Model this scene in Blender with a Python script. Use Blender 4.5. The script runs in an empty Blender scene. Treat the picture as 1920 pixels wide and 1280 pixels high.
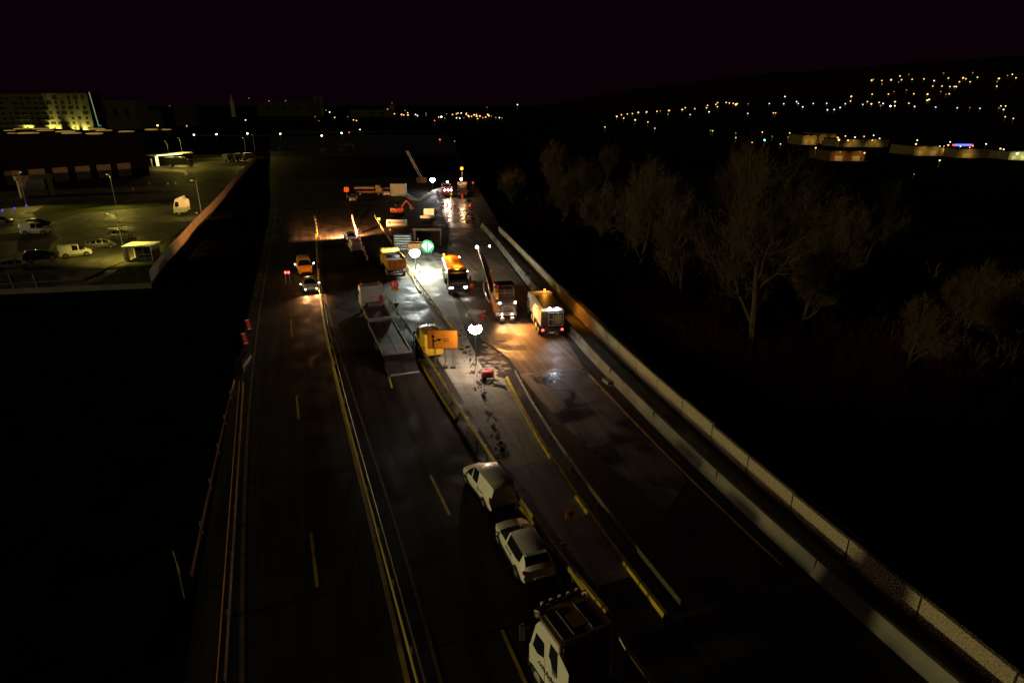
import bpy, math, random
import numpy as np
from mathutils import Vector, Matrix
random.seed(7)
S = bpy.context.scene
COL = S.collection
R = math.radians
# ---------------------------------------------------------------- camera
F = 1173.3; HC = 22.0; TH = math.atan(440/F)      # focal length in photo pixels, camera height, downward pitch
cd = bpy.data.cameras.new('camera'); cam = bpy.data.objects.new('camera', cd); COL.objects.link(cam)
cd.sensor_width = 36; cd.lens = 36*F/1920; cd.clip_start = .1; cd.clip_end = 20000
cam.location = (0, 0, HC); cam.rotation_euler = (math.pi/2-TH, 0, 0); S.camera = cam
# ---------------------------------------------------------------- night sky and the low warm light from the left
w = bpy.data.worlds.new('World'); S.world = w; w.use_nodes = True
nt = w.node_tree; bg = nt.nodes['Background']
bg.inputs[0].default_value = (.0027, .0004, .0018, 1); bg.inputs[1].default_value = 1.0
sl = bpy.data.lights.new('low_warm_light', 'SUN'); sl.energy = 1.0; sl.angle = R(3); sl.color = (1, .84, .36)
so = bpy.data.objects.new('low_warm_light', sl); COL.objects.link(so)
so.rotation_euler = Vector((.95, .34, -.085)).to_track_quat('-Z', 'Y').to_euler()
S.view_settings.view_transform = 'Standard'; S.view_settings.look = 'None'; S.view_settings.gamma = 1
S.view_settings.exposure = 0
S.cycles.use_denoising = True; S.cycles.use_light_tree = True
S.cycles.sample_clamp_indirect = 4; S.cycles.max_bounces = 4; S.cycles.diffuse_bounces = 2; S.cycles.glossy_bounces = 2
S.cycles.caustics_reflective = False; S.cycles.caustics_refractive = False
# ---------------------------------------------------------------- where things stand
def ray(px, py):
    u = (px-960)/F; v = (py-640)/F
    return u, math.cos(TH)-v*math.sin(TH), -math.sin(TH)-v*math.cos(TH)
def P(px, py, z=0.):                               # photo pixel -> point on the level z
    dx, dy, dz = ray(px, py); t = (z-HC)/dz
    return Vector((t*dx, t*dy, z))
def Q(px, py, D):                                  # photo pixel -> point at distance D ahead
    dx, dy, dz = ray(px, py); t = D/dy
    return Vector((t*dx, D, HC+t*dz))
def sm(t): t = max(0., min(1., t)); return t*t*(3-2*t)
# ---------------------------------------------------------------- materials
MT = {}
def mat(name, col=(.5, .5, .5), rough=.6, metal=0., emit=None, es=0., var=.25, scale=3., bump=0., coat=0., sample=True, spec=.5):
    if name in MT: return MT[name]
    m = bpy.data.materials.new(name); m.use_nodes = True; t = m.node_tree; b = t.nodes['Principled BSDF']
    b.inputs['Roughness'].default_value = rough; b.inputs['Metallic'].default_value = metal
    b.inputs['Specular IOR Level'].default_value = spec
    if coat: b.inputs['Coat Weight'].default_value = coat
    if emit:
        b.inputs['Base Color'].default_value = (*col, 1)
        b.inputs['Emission Color'].default_value = (*emit, 1); b.inputs['Emission Strength'].default_value = es
        if not sample: m.cycles.emission_sampling = 'NONE'
    else:
        tc = t.nodes.new('ShaderNodeTexCoord'); n = t.nodes.new('ShaderNodeTexNoise'); n.inputs['Scale'].default_value = scale
        n.inputs['Detail'].default_value = 8; t.links.new(tc.outputs['Object'], n.inputs['Vector'])
        r = t.nodes.new('ShaderNodeValToRGB'); r.color_ramp.elements[0].position = .3; r.color_ramp.elements[1].position = .7
        r.color_ramp.elements[0].color = (*[c*(1-var) for c in col], 1); r.color_ramp.elements[1].color = (*[min(1, c*(1+var*.5)) for c in col], 1)
        t.links.new(n.outputs['Fac'], r.inputs[0]); t.links.new(r.outputs[0], b.inputs['Base Color'])
        if bump:
            bp = t.nodes.new('ShaderNodeBump'); bp.inputs['Strength'].default_value = bump; bp.inputs['Distance'].default_value = .05
            t.links.new(n.outputs['Fac'], bp.inputs['Height']); t.links.new(bp.outputs[0], b.inputs['Normal'])
    MT[name] = m; return m
def road_mat(name, dark, light, thr=(.4, .62), streak=.5, wet=(.35, .8), fine=9., stretch=(1.6, .07), rot=-.3, spec=.5):
    """asphalt or concrete: fine grain, streaks along the carriageway, blotches; rougher where dusty"""
    m = bpy.data.materials.new(name); m.use_nodes = True; t = m.node_tree; b = t.nodes['Principled BSDF']; N = t.nodes.new; L = t.links.new
    b.inputs['Specular IOR Level'].default_value = spec
    tc = N('ShaderNodeTexCoord'); mp = N('ShaderNodeMapping'); mp.inputs['Rotation'].default_value = (0, 0, rot)
    mp2 = N('ShaderNodeMapping'); mp2.inputs['Scale'].default_value = (stretch[0], stretch[1], 1)
    L(tc.outputs['Object'], mp.inputs[0]); L(mp.outputs[0], mp2.inputs[0])
    def noise(src, sc, det=8, dis=0.):
        n = N('ShaderNodeTexNoise'); n.inputs['Scale'].default_value = sc; n.inputs['Detail'].default_value = det; n.inputs['Distortion'].default_value = dis
        L(src, n.inputs['Vector']); return n.outputs['Fac']
    a = noise(mp2.outputs[0], 1., 6); c = noise(tc.outputs['Object'], .35, 9, .8); d = noise(tc.outputs['Object'], fine, 6)
    def mth(op, x, y):
        n = N('ShaderNodeMath'); n.operation = op
        for i, q in enumerate((x, y)):
            if isinstance(q, (int, float)): n.inputs[i].default_value = q
            else: L(q, n.inputs[i])
        return n.outputs[0]
    s = mth('ADD', mth('ADD', mth('MULTIPLY', a, streak), mth('MULTIPLY', c, 1-streak)), mth('MULTIPLY', mth('SUBTRACT', d, .5), .3))
    r = N('ShaderNodeValToRGB'); r.color_ramp.elements[0].position = thr[0]; r.color_ramp.elements[1].position = thr[1]
    r.color_ramp.elements[0].color = (*dark, 1); r.color_ramp.elements[1].color = (*light, 1); L(s, r.inputs[0]); L(r.outputs[0], b.inputs['Base Color'])
    mr = N('ShaderNodeMapRange'); mr.inputs[1].default_value = .35; mr.inputs[2].default_value = .6; mr.inputs[3].default_value = wet[0]; mr.inputs[4].default_value = wet[1]
    L(c, mr.inputs[0]); L(mr.outputs[0], b.inputs['Roughness'])
    bp = N('ShaderNodeBump'); bp.inputs['Strength'].default_value = .35; bp.inputs['Distance'].default_value = .02; L(d, bp.inputs['Height']); L(bp.outputs[0], b.inputs['Normal'])
    MT[name] = m; return m
WHITE = mat('white_paint', (.78, .77, .72), .32, coat=.4, var=.08)
YEL = mat('yellow_paint', (.75, .5, .03), .35, coat=.4, var=.15)
ORA = mat('orange_paint', (.8, .22, .02), .4, coat=.3, var=.2)
RED = mat('red_paint', (.7, .03, .03), .4)
DARK = mat('dark_plastic', (.02, .02, .02), .5)
RUB = mat('tyre_rubber', (.015, .015, .015), .85)
GLS = mat('dark_glass', (.01, .012, .014), .06, var=.05)
STL = mat('galvanised_steel', (.38, .37, .33), .42, .6, scale=1.5)
RAILM = mat('weathered_yellow_lit_rail', (.4, .31, .07), .5, .2, var=.45, scale=.7)  # weathered steel, with the yellowish light on it put into the tint
GRY = mat('grey_metal', (.22, .22, .22), .5, .4)
BROWN = mat('rusty_steel', (.16, .08, .045), .75, .2, var=.5)
CONC = mat('concrete', (.19, .18, .145), .85, var=.3, scale=.6, bump=.3)
YLINE = mat('yellow_marking', (.62, .45, .03), .6, var=.5, scale=1.2)
WLINE = mat('white_marking', (.55, .55, .5), .6, var=.5, scale=1.2)
BODYK = mat('black_paint', (.015, .015, .018), .25, coat=.5)
BODYG = mat('grey_paint', (.12, .12, .12), .3, coat=.5)
L_W = mat('lit_white_lamp', (1, 1, 1), emit=(1, .92, .78), es=60)
L_HL = mat('lit_headlamp', (1, 1, 1), emit=(1, .78, .52), es=30)
L_B = mat('lit_cold_lamp', (1, 1, 1), emit=(.85, .93, 1), es=55)
L_R = mat('lit_tail_lamp', (1, .1, .1), emit=(1, .05, .04), es=9)
L_A = mat('lit_amber_beacon', (1, .5, .1), emit=(1, .3, .02), es=3.2)
REDL = mat('red_lens', (.35, .01, .01), .2)
HIV = mat('hi_vis_red', (.95, .09, .03), .7)
HIY = mat('hi_vis_yellow', (.75, .85, .05), .7)
REFL = mat('reflective_white', (.9, .9, .88), .5)
SKIN = mat('skin', (.5, .28, .2), .6)
# ---------------------------------------------------------------- mesh helpers
class M:
    def __init__(s): s.v = []; s.f = []
    def add(s, vs, fs): n = len(s.v); s.v += [tuple(x) for x in vs]; s.f += [tuple(i+n for i in q) for q in fs]; return s
    def box(s, c, d, rz=0., ry=0., rx=0.):
        m = Matrix.Translation(c) @ Matrix.Rotation(rz, 4, 'Z') @ Matrix.Rotation(ry, 4, 'Y') @ Matrix.Rotation(rx, 4, 'X')
        vs = [m @ Vector((x*d[0]/2, y*d[1]/2, z*d[2]/2)) for z in (-1, 1) for y in (-1, 1) for x in (-1, 1)]
        return s.add(vs, [(0, 2, 3, 1), (4, 5, 7, 6), (0, 1, 5, 4), (2, 6, 7, 3), (0, 4, 6, 2), (1, 3, 7, 5)])
    def prism(s, poly, y0, y1, ax='y'):            # polygon in (x,z) pushed along y
        n = len(poly); mk = (lambda p, t: (p[0], t, p[1])) if ax == 'y' else ((lambda p, t: (t, p[0], p[1])) if ax == 'x' else (lambda p, t: (p[0], p[1], t)))
        vs = [mk(p, y0) for p in poly]+[mk(p, y1) for p in poly]
        return s.add(vs, [tuple(range(n)), tuple(range(2*n-1, n-1, -1))]+[(i, i+n, (i+1) % n+n, (i+1) % n) for i in range(n)])
    def cyl(s, a, b, r, r2=None, n=12):
        a = Vector(a); b = Vector(b); r2 = r if r2 is None else r2; d = (b-a).normalized(); q = d.to_track_quat('Z', 'Y')
        vs = []
        for p, rr in ((a, r), (b, r2)):
            for i in range(n): vs.append(p+q @ Vector((rr*math.cos(2*math.pi*i/n), rr*math.sin(2*math.pi*i/n), 0)))
        return s.add(vs, [(i, (i+1) % n, (i+1) % n+n, i+n) for i in range(n)]+[tuple(range(n-1, -1, -1)), tuple(range(n, 2*n))])
    def sph(s, c, r, sz=1., n=12, k=8):
        vs = []; fs = []
        for j in range(k+1):
            a = math.pi*j/k
            for i in range(n): vs.append((c[0]+r*math.sin(a)*math.cos(2*math.pi*i/n), c[1]+r*math.sin(a)*math.sin(2*math.pi*i/n), c[2]+r*sz*math.cos(a)))
        for j in range(k):
            for i in range(n): fs.append((j*n+i, (j+1)*n+i, (j+1)*n+(i+1) % n, j*n+(i+1) % n))
        return s.add(vs, fs)
    def tube(s, pts, r, n=6):
        for a, b in zip(pts[:-1], pts[1:]): s.cyl(a, b, r, n=n)
        return s
    def build(s, name, m, parent=None, smooth=False, bevel=0., loc=None, rz=0.):
        me = bpy.data.meshes.new(name); me.from_pydata(s.v, [], s.f); me.validate()
        for mm in (m if isinstance(m, (list, tuple)) else [m]): me.materials.append(mm)
        o = bpy.data.objects.new(name, me); COL.objects.link(o)
        if smooth:
            me.shade_smooth(); me.set_sharp_from_angle(angle=R(38))
        if bevel:
            b = o.modifiers.new('bevel', 'BEVEL'); b.width = bevel; b.segments = 2; b.limit_method = 'ANGLE'
        if parent: o.parent = parent
        if loc is not None: o.location = loc
        if rz: o.rotation_euler[2] = rz
        return o
def tag(o, label=None, cat=None, group=None, kind=None):
    if label: o['label'] = label
    if cat: o['category'] = cat
    if group: o['group'] = group
    if kind: o['kind'] = kind
    return o
def thing(name, loc, rz, label, cat, group=None):
    o = bpy.data.objects.new(name, None); COL.objects.link(o); o.location = loc; o.rotation_euler = (0, 0, rz); o.empty_display_size = .3
    return tag(o, label, cat, group)
def copy_tree(o, loc, rz, label, group=None, scale=None):
    def cp(a, par):
        c = a.copy(); COL.objects.link(c)
        if par: c.parent = par
        for ch in a.children: cp(ch, c)
        return c
    r = cp(o, None); r.location = loc; r.rotation_euler = (0, 0, rz); r['label'] = label
    if group: r['group'] = group
    if scale: r.scale = scale
    return r
def spot(par, loc, aim, power, col, size=90, blend=.6, rad=.08, name='lamp_light'):
    l = bpy.data.lights.new(name, 'SPOT'); l.energy = power; l.color = col; l.spot_size = R(size); l.spot_blend = blend; l.shadow_soft_size = rad
    o = bpy.data.objects.new(name, l); COL.objects.link(o); o.location = loc; o.rotation_euler = (Vector(aim)-Vector(loc)).to_track_quat('-Z', 'Y').to_euler()
    if par: o.parent = par
    return o
def point(par, loc, power, col, rad=.1, name='lamp_light'):
    l = bpy.data.lights.new(name, 'POINT'); l.energy = power; l.color = col; l.shadow_soft_size = rad
    o = bpy.data.objects.new(name, l); COL.objects.link(o); o.location = loc
    if par: o.parent = par
    return o
def head(a, b): return math.atan2(b[1]-a[1], b[0]-a[0])
# ---------------------------------------------------------------- lines traced on the ground: x as a smooth function of y
def curve(px, z=0., deg=3, step=2., ext=(0, 0)):
    p = np.array([P(x, y, z)[:2] for x, y in px]); k = np.polyfit(p[:, 1], p[:, 0], min(deg, len(px)-1))
    y0 = p[:, 1].min()-ext[0]; y1 = p[:, 1].max()+ext[1]; n = max(2, int((y1-y0)/step)+1)
    return [(float(np.polyval(k, y)), float(y)) for y in np.linspace(y0, y1, n)]
def nrm(pts, i):
    a = pts[max(0, i-1)]; b = pts[min(len(pts)-1, i+1)]; d = Vector((b[0]-a[0], b[1]-a[1])).normalized()
    return Vector((d.y, -d.x))                     # to the right when walking away from the camera
def off(pts, o): return [tuple(Vector(p)+nrm(pts, i)*o) for i, p in enumerate(pts)]
def sweep(mb, pts, prof):                          # closed profile (offset to the right, z)
    n = len(prof); vs = []; fs = []
    for i, p in enumerate(pts):
        q = nrm(pts, i)
        for o, z in prof: vs.append((p[0]+q.x*o, p[1]+q.y*o, z))
    for i in range(len(pts)-1):
        for j in range(n): fs.append((i*n+j, i*n+(j+1) % n, (i+1)*n+(j+1) % n, (i+1)*n+j))
    fs += [tuple(range(n)), tuple(range((len(pts)-1)*n+n-1, (len(pts)-1)*n-1, -1))]
    return mb.add(vs, fs)
def clip(pts, y0, y1): return [p for p in pts if y0 <= p[1] <= y1]
def line(pts, wd, z=.012):
    m = M(); return sweep(m, pts, [(-wd/2, z), (wd/2, z), (wd/2, z-.004), (-wd/2, z-.004)])
C_WALL = curve([(930, 436), (998, 503), (1081, 594), (1165, 685), (1265, 770), (1360, 855), (1450, 935), (1550, 1025), (1650, 1120), (1750, 1205), (1840, 1275)], deg=3, ext=(9, 0))
C_BAR = curve([(901, 425), (932, 465), (976, 517), (1006, 550), (1059, 622), (1108, 676), (1130, 705), (1175, 750), (1250, 825), (1325, 895), (1400, 960), (1450, 1010), (1525, 1080), (1600, 1150), (1725, 1275)], ext=(8, 0))
C_YR = curve([(1105, 702), (1150, 752), (1200, 800), (1250, 855), (1325, 925), (1400, 1000), (1500, 1090), (1600, 1180)], ext=(8, 0))
C_M = curve([(948, 710), (975, 755), (1000, 800), (1025, 845), (1045, 878), (1071, 924), (1104, 964), (1154, 1032), (1190, 1079), (1248, 1158)], deg=2)
C_N1 = curve([(721, 550), (769, 617), (806, 674), (827, 707), (860, 758), (883, 796), (907, 833), (925, 859), (978, 931), (1007, 974), (1071, 1064), (1088, 1097)], .78, deg=3, ext=(7, 0))
C_N1Y = curve([(792, 685), (815, 725), (839, 763), (857, 791), (978, 949), (996, 978), (1068, 1068)], deg=2, ext=(3, 0))
C_N2 = curve([(703, 400), (710, 417), (727, 444), (735, 457), (748, 469), (765, 497), (774, 509), (793, 541), (812, 562), (831, 587), (848, 615)], .78, deg=2)
C_MED = curve([(590, 400), (597, 480), (603, 545), (613, 600), (625, 650), (636, 705), (659, 782), (681, 868), (709, 958), (731, 1049), (754, 1130), (777, 1207), (797, 1275)], .78, deg=4, ext=(4, 150))
C_MEDY = curve([(592, 440), (598, 530), (610, 620), (634, 727), (659, 836), (686, 945), (713, 1062), (736, 1153), (763, 1271)], deg=4, ext=(4, 0))
C_MEDR = curve([(600, 440), (612, 560), (628, 640), (652, 705), (672, 763), (695, 836), (740, 990), (781, 1121), (826, 1266)], deg=4, ext=(4, 0))
C_A1 = curve([(439, 711), (410, 827), (391, 927), (373, 999), (357, 1076)], .78, deg=2)
C_A2 = curve([(456, 714), (448, 813), (443, 927), (434, 1026), (432, 1108), (419, 1275)], .78, deg=2)
C_A3 = curve([(520, 350), (514, 420), (505, 490), (490, 550), (478, 640), (471, 714), (466, 836), (459, 972), (455, 1108), (450, 1266)], deg=4, ext=(4, 0))
# ---------------------------------------------------------------- ground
WX = np.array([p[1] for p in C_WALL]); WV = np.array([p[0] for p in C_WALL])
def wallx(y): return float(np.interp(y, WX, WV)) if y < WX[-1] else float(WV[-1]+(WX[-1]-y)*.17)
def hills(x, y):
    d = math.hypot(x, y)
    h = 150*sm((d-850)/1500)*sm((x-120)/1150)+(26*sm((d-2300)/1500) if x < 300 else 26*sm((d-2300)/1500))
    return h
def terrain(x, y):
    z = -.3
    wxx = wallx(max(y, 15)); t = (x-wxx-1.2)/7.
    if x > wxx: z = -.3-3.7*sm(t)
    z += hills(x, y)
    return z+(.25*math.sin(x*.21+1.3)*math.sin(y*.17) if x > wxx+8 else 0)
m = M()
xs = sorted(set([round(v, 2) for v in list(np.arange(-140, 140, 3.5))+list(np.linspace(-5000, -140, 26))+list(np.linspace(140, 1600, 30))+list(np.linspace(1600, 5000, 16))]))
ys = sorted(set([round(v, 2) for v in list(np.arange(-30, 180, 3.5))+list(np.linspace(180, 600, 30))+list(np.linspace(600, 2800, 44))+list(np.linspace(2800, 7000, 12))]))
vs = [(x, y, terrain(x, y)) for y in ys for x in xs]; nx = len(xs)
m.add(vs, [(j*nx+i, j*nx+i+1, (j+1)*nx+i+1, (j+1)*nx+i) for j in range(len(ys)-1) for i in range(nx-1)])
tag(m.build('ground', road_mat('dark_soil', (.004, .003, .0025), (.016, .012, .007), streak=.2, wet=(.95, 1), fine=2., spec=0.), smooth=True), kind='structure')
# carriageway slab from the left verge to the wall, following both curves
ASPH = road_mat('asphalt', (.015, .013, .012), (.048, .04, .032), streak=.7, wet=(.5, .85), spec=.15)
lp = curve([(505, 350), (500, 430), (488, 490), (470, 560), (455, 640), (440, 720), (415, 840), (398, 940), (380, 1060), (345, 1275)], deg=4, ext=(10, 0))
m = M(); vs = []; yy = np.concatenate([np.arange(4, 60, 3), np.arange(60, 640, 8)])
lx = np.array(lp)
for y in yy:
    l = float(np.interp(y, lx[:, 1], lx[:, 0])) if y < lx[-1, 1] else float(lx[-1, 0]-(y-lx[-1, 1])*.36)
    r = wallx(y) if y < 118 else wallx(118)-(y-118)*.12
    if y > 118: r += 1.5
    vs += [(l, y, -.4), (l, y, 0), (r, y, 0), (r, y, -.4)]
m.add(vs, [(4*i+a, 4*i+a+1, 4*i+a+5, 4*i+a+4) for i in range(len(yy)-1) for a in range(3)])
tag(m.build('road', ASPH), kind='structure')
def sheet(name, px, mt, z=.008, cat=None):
    p = [P(x, y, z)[:2] for x, y in px]; m = M(); m.prism(p, z-.005, z, 'z'); o = m.build(name, mt); tag(o, kind='structure'); return o
DUST = road_mat('dusty_old_concrete', (.085, .07, .05), (.33, .31, .25), thr=(.36, .58), streak=.35, wet=(.7, .95), fine=5.)
MILL = road_mat('milled_asphalt', (.05, .032, .02), (.17, .115, .07), thr=(.35, .65), streak=.8, wet=(.4, .8), fine=14., stretch=(2.6, .06))
WETA = road_mat('wet_grey_asphalt', (.045, .045, .043), (.15, .15, .14), thr=(.4, .66), streak=.6, wet=(.14, .7))
sheet('concrete_strip', [(752, 470), (800, 467), (835, 480), (850, 560), (880, 640), (905, 690), (945, 712), (1000, 800), (1045, 880), (1120, 980), (1180, 1080), (1120, 1100), (1030, 985), (985, 915), (935, 862), (880, 770), (838, 700), (800, 640), (815, 600), (790, 545)], DUST, .006)
sheet('milled_lane', [(838, 482), (845, 400), (895, 400), (905, 432), (976, 525), (1006, 560), (1052, 622), (1096, 690), (975, 703), (950, 668), (905, 640), (880, 580), (862, 560)], MILL, .007)
sheet('wet_patch', [(975, 704), (1098, 692), (1150, 745), (1215, 815), (1290, 900), (1250, 960), (1150, 880), (1060, 800), (1010, 745)], WETA, .0075)
sheet('wet_lane', [(818, 374), (884, 374), (893, 428), (842, 428)], road_mat('glossy_wet_asphalt', (.02, .018, .016), (.06, .05, .04), streak=.7, wet=(.14, .4)), .0078)
# sealed cracks and tyre-worn seams
m = M(); rc = random.Random(9)
for x, y, n_ in ((600, 1050, 16), (520, 900, 14), (760, 900, 16), (880, 1150, 14), (1000, 900, 12), (1250, 1050, 16), (1120, 860, 14), (820, 770, 10), (660, 620, 10), (1380, 1180, 12), (700, 1150, 12), (870, 700, 9), (940, 640, 7)):
    g = P(x, y); d = Vector((-.3+rc.gauss(0, .15), 1)) if rc.random() < .65 else Vector((1, rc.gauss(.1, .15))); q = Vector((g.x, g.y)); pts = [tuple(q)]
    for _ in range(n_): q = q+d.normalized()*.55+Vector((rc.gauss(0, .09), rc.gauss(0, .09))); pts.append(tuple(q))
    sweep(m, pts, [(-.03, .009), (.03, .009), (.03, .0115), (-.03, .0115)])
tag(m.build('sealed_cracks', mat('bitumen_seal', (.008, .008, .008), .8)), kind='structure')
pp = [P(x, y)[:2] for x, y in ((975, 703), (1030, 697), (1090, 692))]
tag(line(pp, .09, .016).build('joint_line', WLINE), kind='structure')
m = M(); pj = [(P(x, y)[0], P(x, y)[1]) for x, y in ((905, 640), (930, 655), (952, 672), (975, 703))]; sweep(m, pj, [(-.12, .001), (.12, .001), (.12, .035), (-.12, .035)])
tag(m.build('milling_edge', mat('broken_asphalt', (.02, .016, .012), .95)), kind='structure')
# joint with crumbled patches running through the concrete strip
m = M()
for k in range(90):
    t = random.random(); x = 862+t*85+random.gauss(0, 5); y = 625+t*235+random.gauss(0, 4); p = P(x, y)
    r = random.uniform(.05, .22); n = 7; a0 = random.random()*6
    poly = [(p.x+r*random.uniform(.5, 1.3)*math.cos(a0+6.28*i/n), p.y+2.2*r*random.uniform(.5, 1.3)*math.sin(a0+6.28*i/n)) for i in range(n)]
    m.prism(poly, .006, .022, 'z')
tag(m.build('crumbled_joint', mat('dark_crumbs', (.03, .022, .017), .95)), kind='stuff', label='dark crumbled asphalt along the joint of the pale concrete strip', cat='rubble')
m = M()
for k in range(46):
    x = random.gauss(925, 17); y = random.gauss(680, 20); p = P(x, y); r = random.uniform(.1, .42); n = 9; a0 = random.random()*6
    m.prism([(p.x+1.5*r*random.uniform(.5, 1.3)*math.cos(a0+6.28*i/n), p.y+r*random.uniform(.5, 1.3)*math.sin(a0+6.28*i/n)) for i in range(n)], .006, .014, 'z')
tag(m.build('pale_dust', mat('pale_dust', (.36, .28, .2), .95)), kind='stuff', label='pale dust blotches on the asphalt beside the tripod balloon light', cat='dust')
# painted lines
tag(line(clip(C_YR, 25, 90), .16).build('edge_line', YLINE), kind='structure')
tag(line(C_MEDY, .22).build('edge_line', YLINE), kind='structure')
DLINE = mat('dull_brown_marking', (.16, .11, .06), .7, var=.5, scale=1.2)  # duller and browner than the other markings
tag(line(C_MEDR, .15).build('edge_line', DLINE), kind='structure')
tag(line(C_A3, .2).build('edge_line', DLINE), kind='structure')
for a, b, mt_ in (((556, 742), (560, 785), YLINE), ((583, 1000), (595, 1100), YLINE), ((545, 598), (548, 632), YLINE), ((725, 690), (735, 727), YLINE), ((807, 890), (843, 965), YLINE), ((941, 1180), (990, 1290), YLINE)):
    p = [P(*a)[:2], P(*b)[:2]]; p.sort(key=lambda q: q[1]); tag(line(p, .16, .013).build('lane_dash', mt_), kind='structure')
m = M()
for a, b in (((948, 768), (985, 860)), ((1010, 700), (1035, 752)), ((668, 560), (690, 600))): pass
# ---------------------------------------------------------------- barriers
def guardrail(pts, label, side=1, mt=RAILM, gap=4., group='steel guardrails along the carriageways', double=False, base=None):
    p0 = pts[0]; r = thing('guardrail', (p0[0], p0[1], 0), 0, label, 'guardrail', group); loc = [(p[0]-p0[0], p[1]-p0[1]) for p in pts]
    m = M(); pr = [(0, .5), (.05, .53), (.05, .59), (0, .64), (.05, .69), (.05, .76), (0, .8), (-.025, .8), (-.025, .5)]
    sweep(m, loc, [(a*side, z) for a, z in pr]); m.build('rail', mt, r)
    if double: m = M(); sweep(m, loc, [(-side*(a+.25), z) for a, z in pr]); m.build('rail', mt, r)
    acc = 0; k = 0
    for i in range(1, len(loc)):
        acc += math.dist(loc[i], loc[i-1])
        if acc >= gap and k < 60:
            acc = 0; k += 1; q = nrm(loc, i); c = Vector(loc[i])-q*side*.1
            M().box((c.x, c.y, .36), (.09, .1, .78)).build('post', STL, r)
    return r
guardrail(C_N1, 'long guardrail between the queue of white vehicles and the work zone', side=-1, gap=2.)
guardrail(C_N2, 'guardrail running past the yellow dump truck up the site, ending behind the yellow van', side=-1, gap=2.)
guardrail(clip(C_MED, 15, 132), 'double guardrail on the median between the left carriageway and the queue lane', gap=4., double=True)
VRAIL = mat('orange_lit_verge_rail', (.3, .12, .02), .6, .1, var=.5, scale=.5)  # orange light on the verge rails put into their colour
guardrail(C_A1, 'outer thin guardrail at the left verge of the left carriageway', gap=4., mt=VRAIL)
guardrail(C_A2, 'inner guardrail at the left shoulder below the red marker boards', gap=4., double=True, mt=VRAIL)
guardrail(off(C_M, .75), 'guardrail with a yellow block row along the middle of the work zone', side=-1, gap=2.5, mt=mat('dull_rail_steel', (.1, .085, .045), .6, .2, var=.4))
def block_row(pts, label, wd=.3, h=.24, mt=None, gap=2.4):
    p0 = pts[0]; r = thing('barrier_row', (p0[0], p0[1], 0), 0, label, 'road barrier', 'low yellow barrier rows'); loc = [(p[0]-p0[0], p[1]-p0[1]) for p in pts]
    for i in range(len(loc)-1):
        a = Vector(loc[i]); b = Vector(loc[i+1]); d = b-a
        m = M(); c = (a+b)/2; m.prism([(-wd/2, .0), (wd/2, 0), (wd*.3, h), (-wd*.3, h)], -d.length/2+.03, d.length/2-.03, 'y')
        o = m.build('block', mt, r, loc=(c.x, c.y, .012), rz=math.atan2(d.y, d.x)-math.pi/2)
    return r
YBL = mat('yellow_barrier', (.5, .36, .015), .55, var=.4, scale=1.)
block_row(C_M, 'row of low yellow blocks starting beside the red generator and running down the middle', mt=YBL)
block_row(clip(C_N1Y, 0, 31.5), 'short row of low yellow blocks beside the white queue vehicles', mt=YBL)
block_row(clip(C_N1Y, 41, 80), 'row of low yellow blocks beside the guardrail below the empty low loader', mt=YBL)
block_row(curve([(768, 512), (778, 532), (788, 548)], deg=1), 'bright yellow block row beside the rear of the dump truck', mt=YBL)
# white concrete barrier, in segments
def barrier():
    pts = C_BAR; p0 = pts[0]; r = thing('concrete_barrier', (p0[0], p0[1], 0), 0, 'long pale concrete safety barrier along the right side of the work zone', 'barrier')
    loc = [(p[0]-p0[0], p[1]-p0[1]) for p in pts]
    m = M(); sweep(m, loc, [(0, 0), (.06, .12), (.22, .35), (.3, .82), (.5, .82), (.56, .35), (.7, 0)]); m.build('barrier_body', mat('stained_concrete', (.15, .14, .11), .85, var=.55, scale=.35, bump=.3), r)
    m = M()
    for i in range(3, len(loc)-1, 4):
        q = nrm(loc, i); m.box((loc[i][0]+q.x*.395, loc[i][1]+q.y*.395, .4), (.03, .4, .86), math.atan2(q.y, q.x)+math.pi/2)
    m.build('joint', mat('dark_joint', (.05, .045, .04), .9), r)
barrier()
p = P(1134, 715, .95); m = M().box((0, 0, 0), (.55, .9, .25)); m.box((.1, 0, -.2), (.1, .7, .2))
tag(m.build('drain_box', CONC, loc=(p.x+.25, p.y, .98), rz=.4, bevel=.02), 'small pale box sitting on top of the concrete barrier', 'box')
sheet('drainage_channel', [(915, 430), (930, 436), (998, 505), (1081, 596), (1165, 687), (1265, 772), (1360, 857), (1450, 937), (1650, 1122), (1840, 1278), (1740, 1278), (1610, 1150), (1410, 960), (1260, 825), (1140, 705), (1068, 622), (1014, 550), (940, 465)], road_mat('channel_concrete', (.04, .038, .033), (.12, .11, .09), streak=.7), .009)
# stone-faced wall in panels
STONE = bpy.data.materials.new('stone_panel'); STONE.use_nodes = True
t = STONE.node_tree; b = t.nodes['Principled BSDF']; tc = t.nodes.new('ShaderNodeTexCoord'); vo = t.nodes.new('ShaderNodeTexVoronoi'); vo.inputs['Scale'].default_value = 14
t.links.new(tc.outputs['Object'], vo.inputs['Vector']); r_ = t.nodes.new('ShaderNodeValToRGB'); r_.color_ramp.elements[0].color = (.6, .52, .34, 1); r_.color_ramp.elements[1].color = (.2, .17, .11, 1); r_.color_ramp.elements[1].position = .75
t.links.new(vo.outputs['Distance'], r_.inputs[0]); t.links.new(r_.outputs[0], b.inputs['Base Color']); b.inputs['Roughness'].default_value = .95
bp = t.nodes.new('ShaderNodeBump'); bp.inputs['Distance'].default_value = .08; bp.invert = True; t.links.new(vo.outputs['Distance'], bp.inputs['Height']); t.links.new(bp.outputs[0], b.inputs['Normal'])
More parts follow.
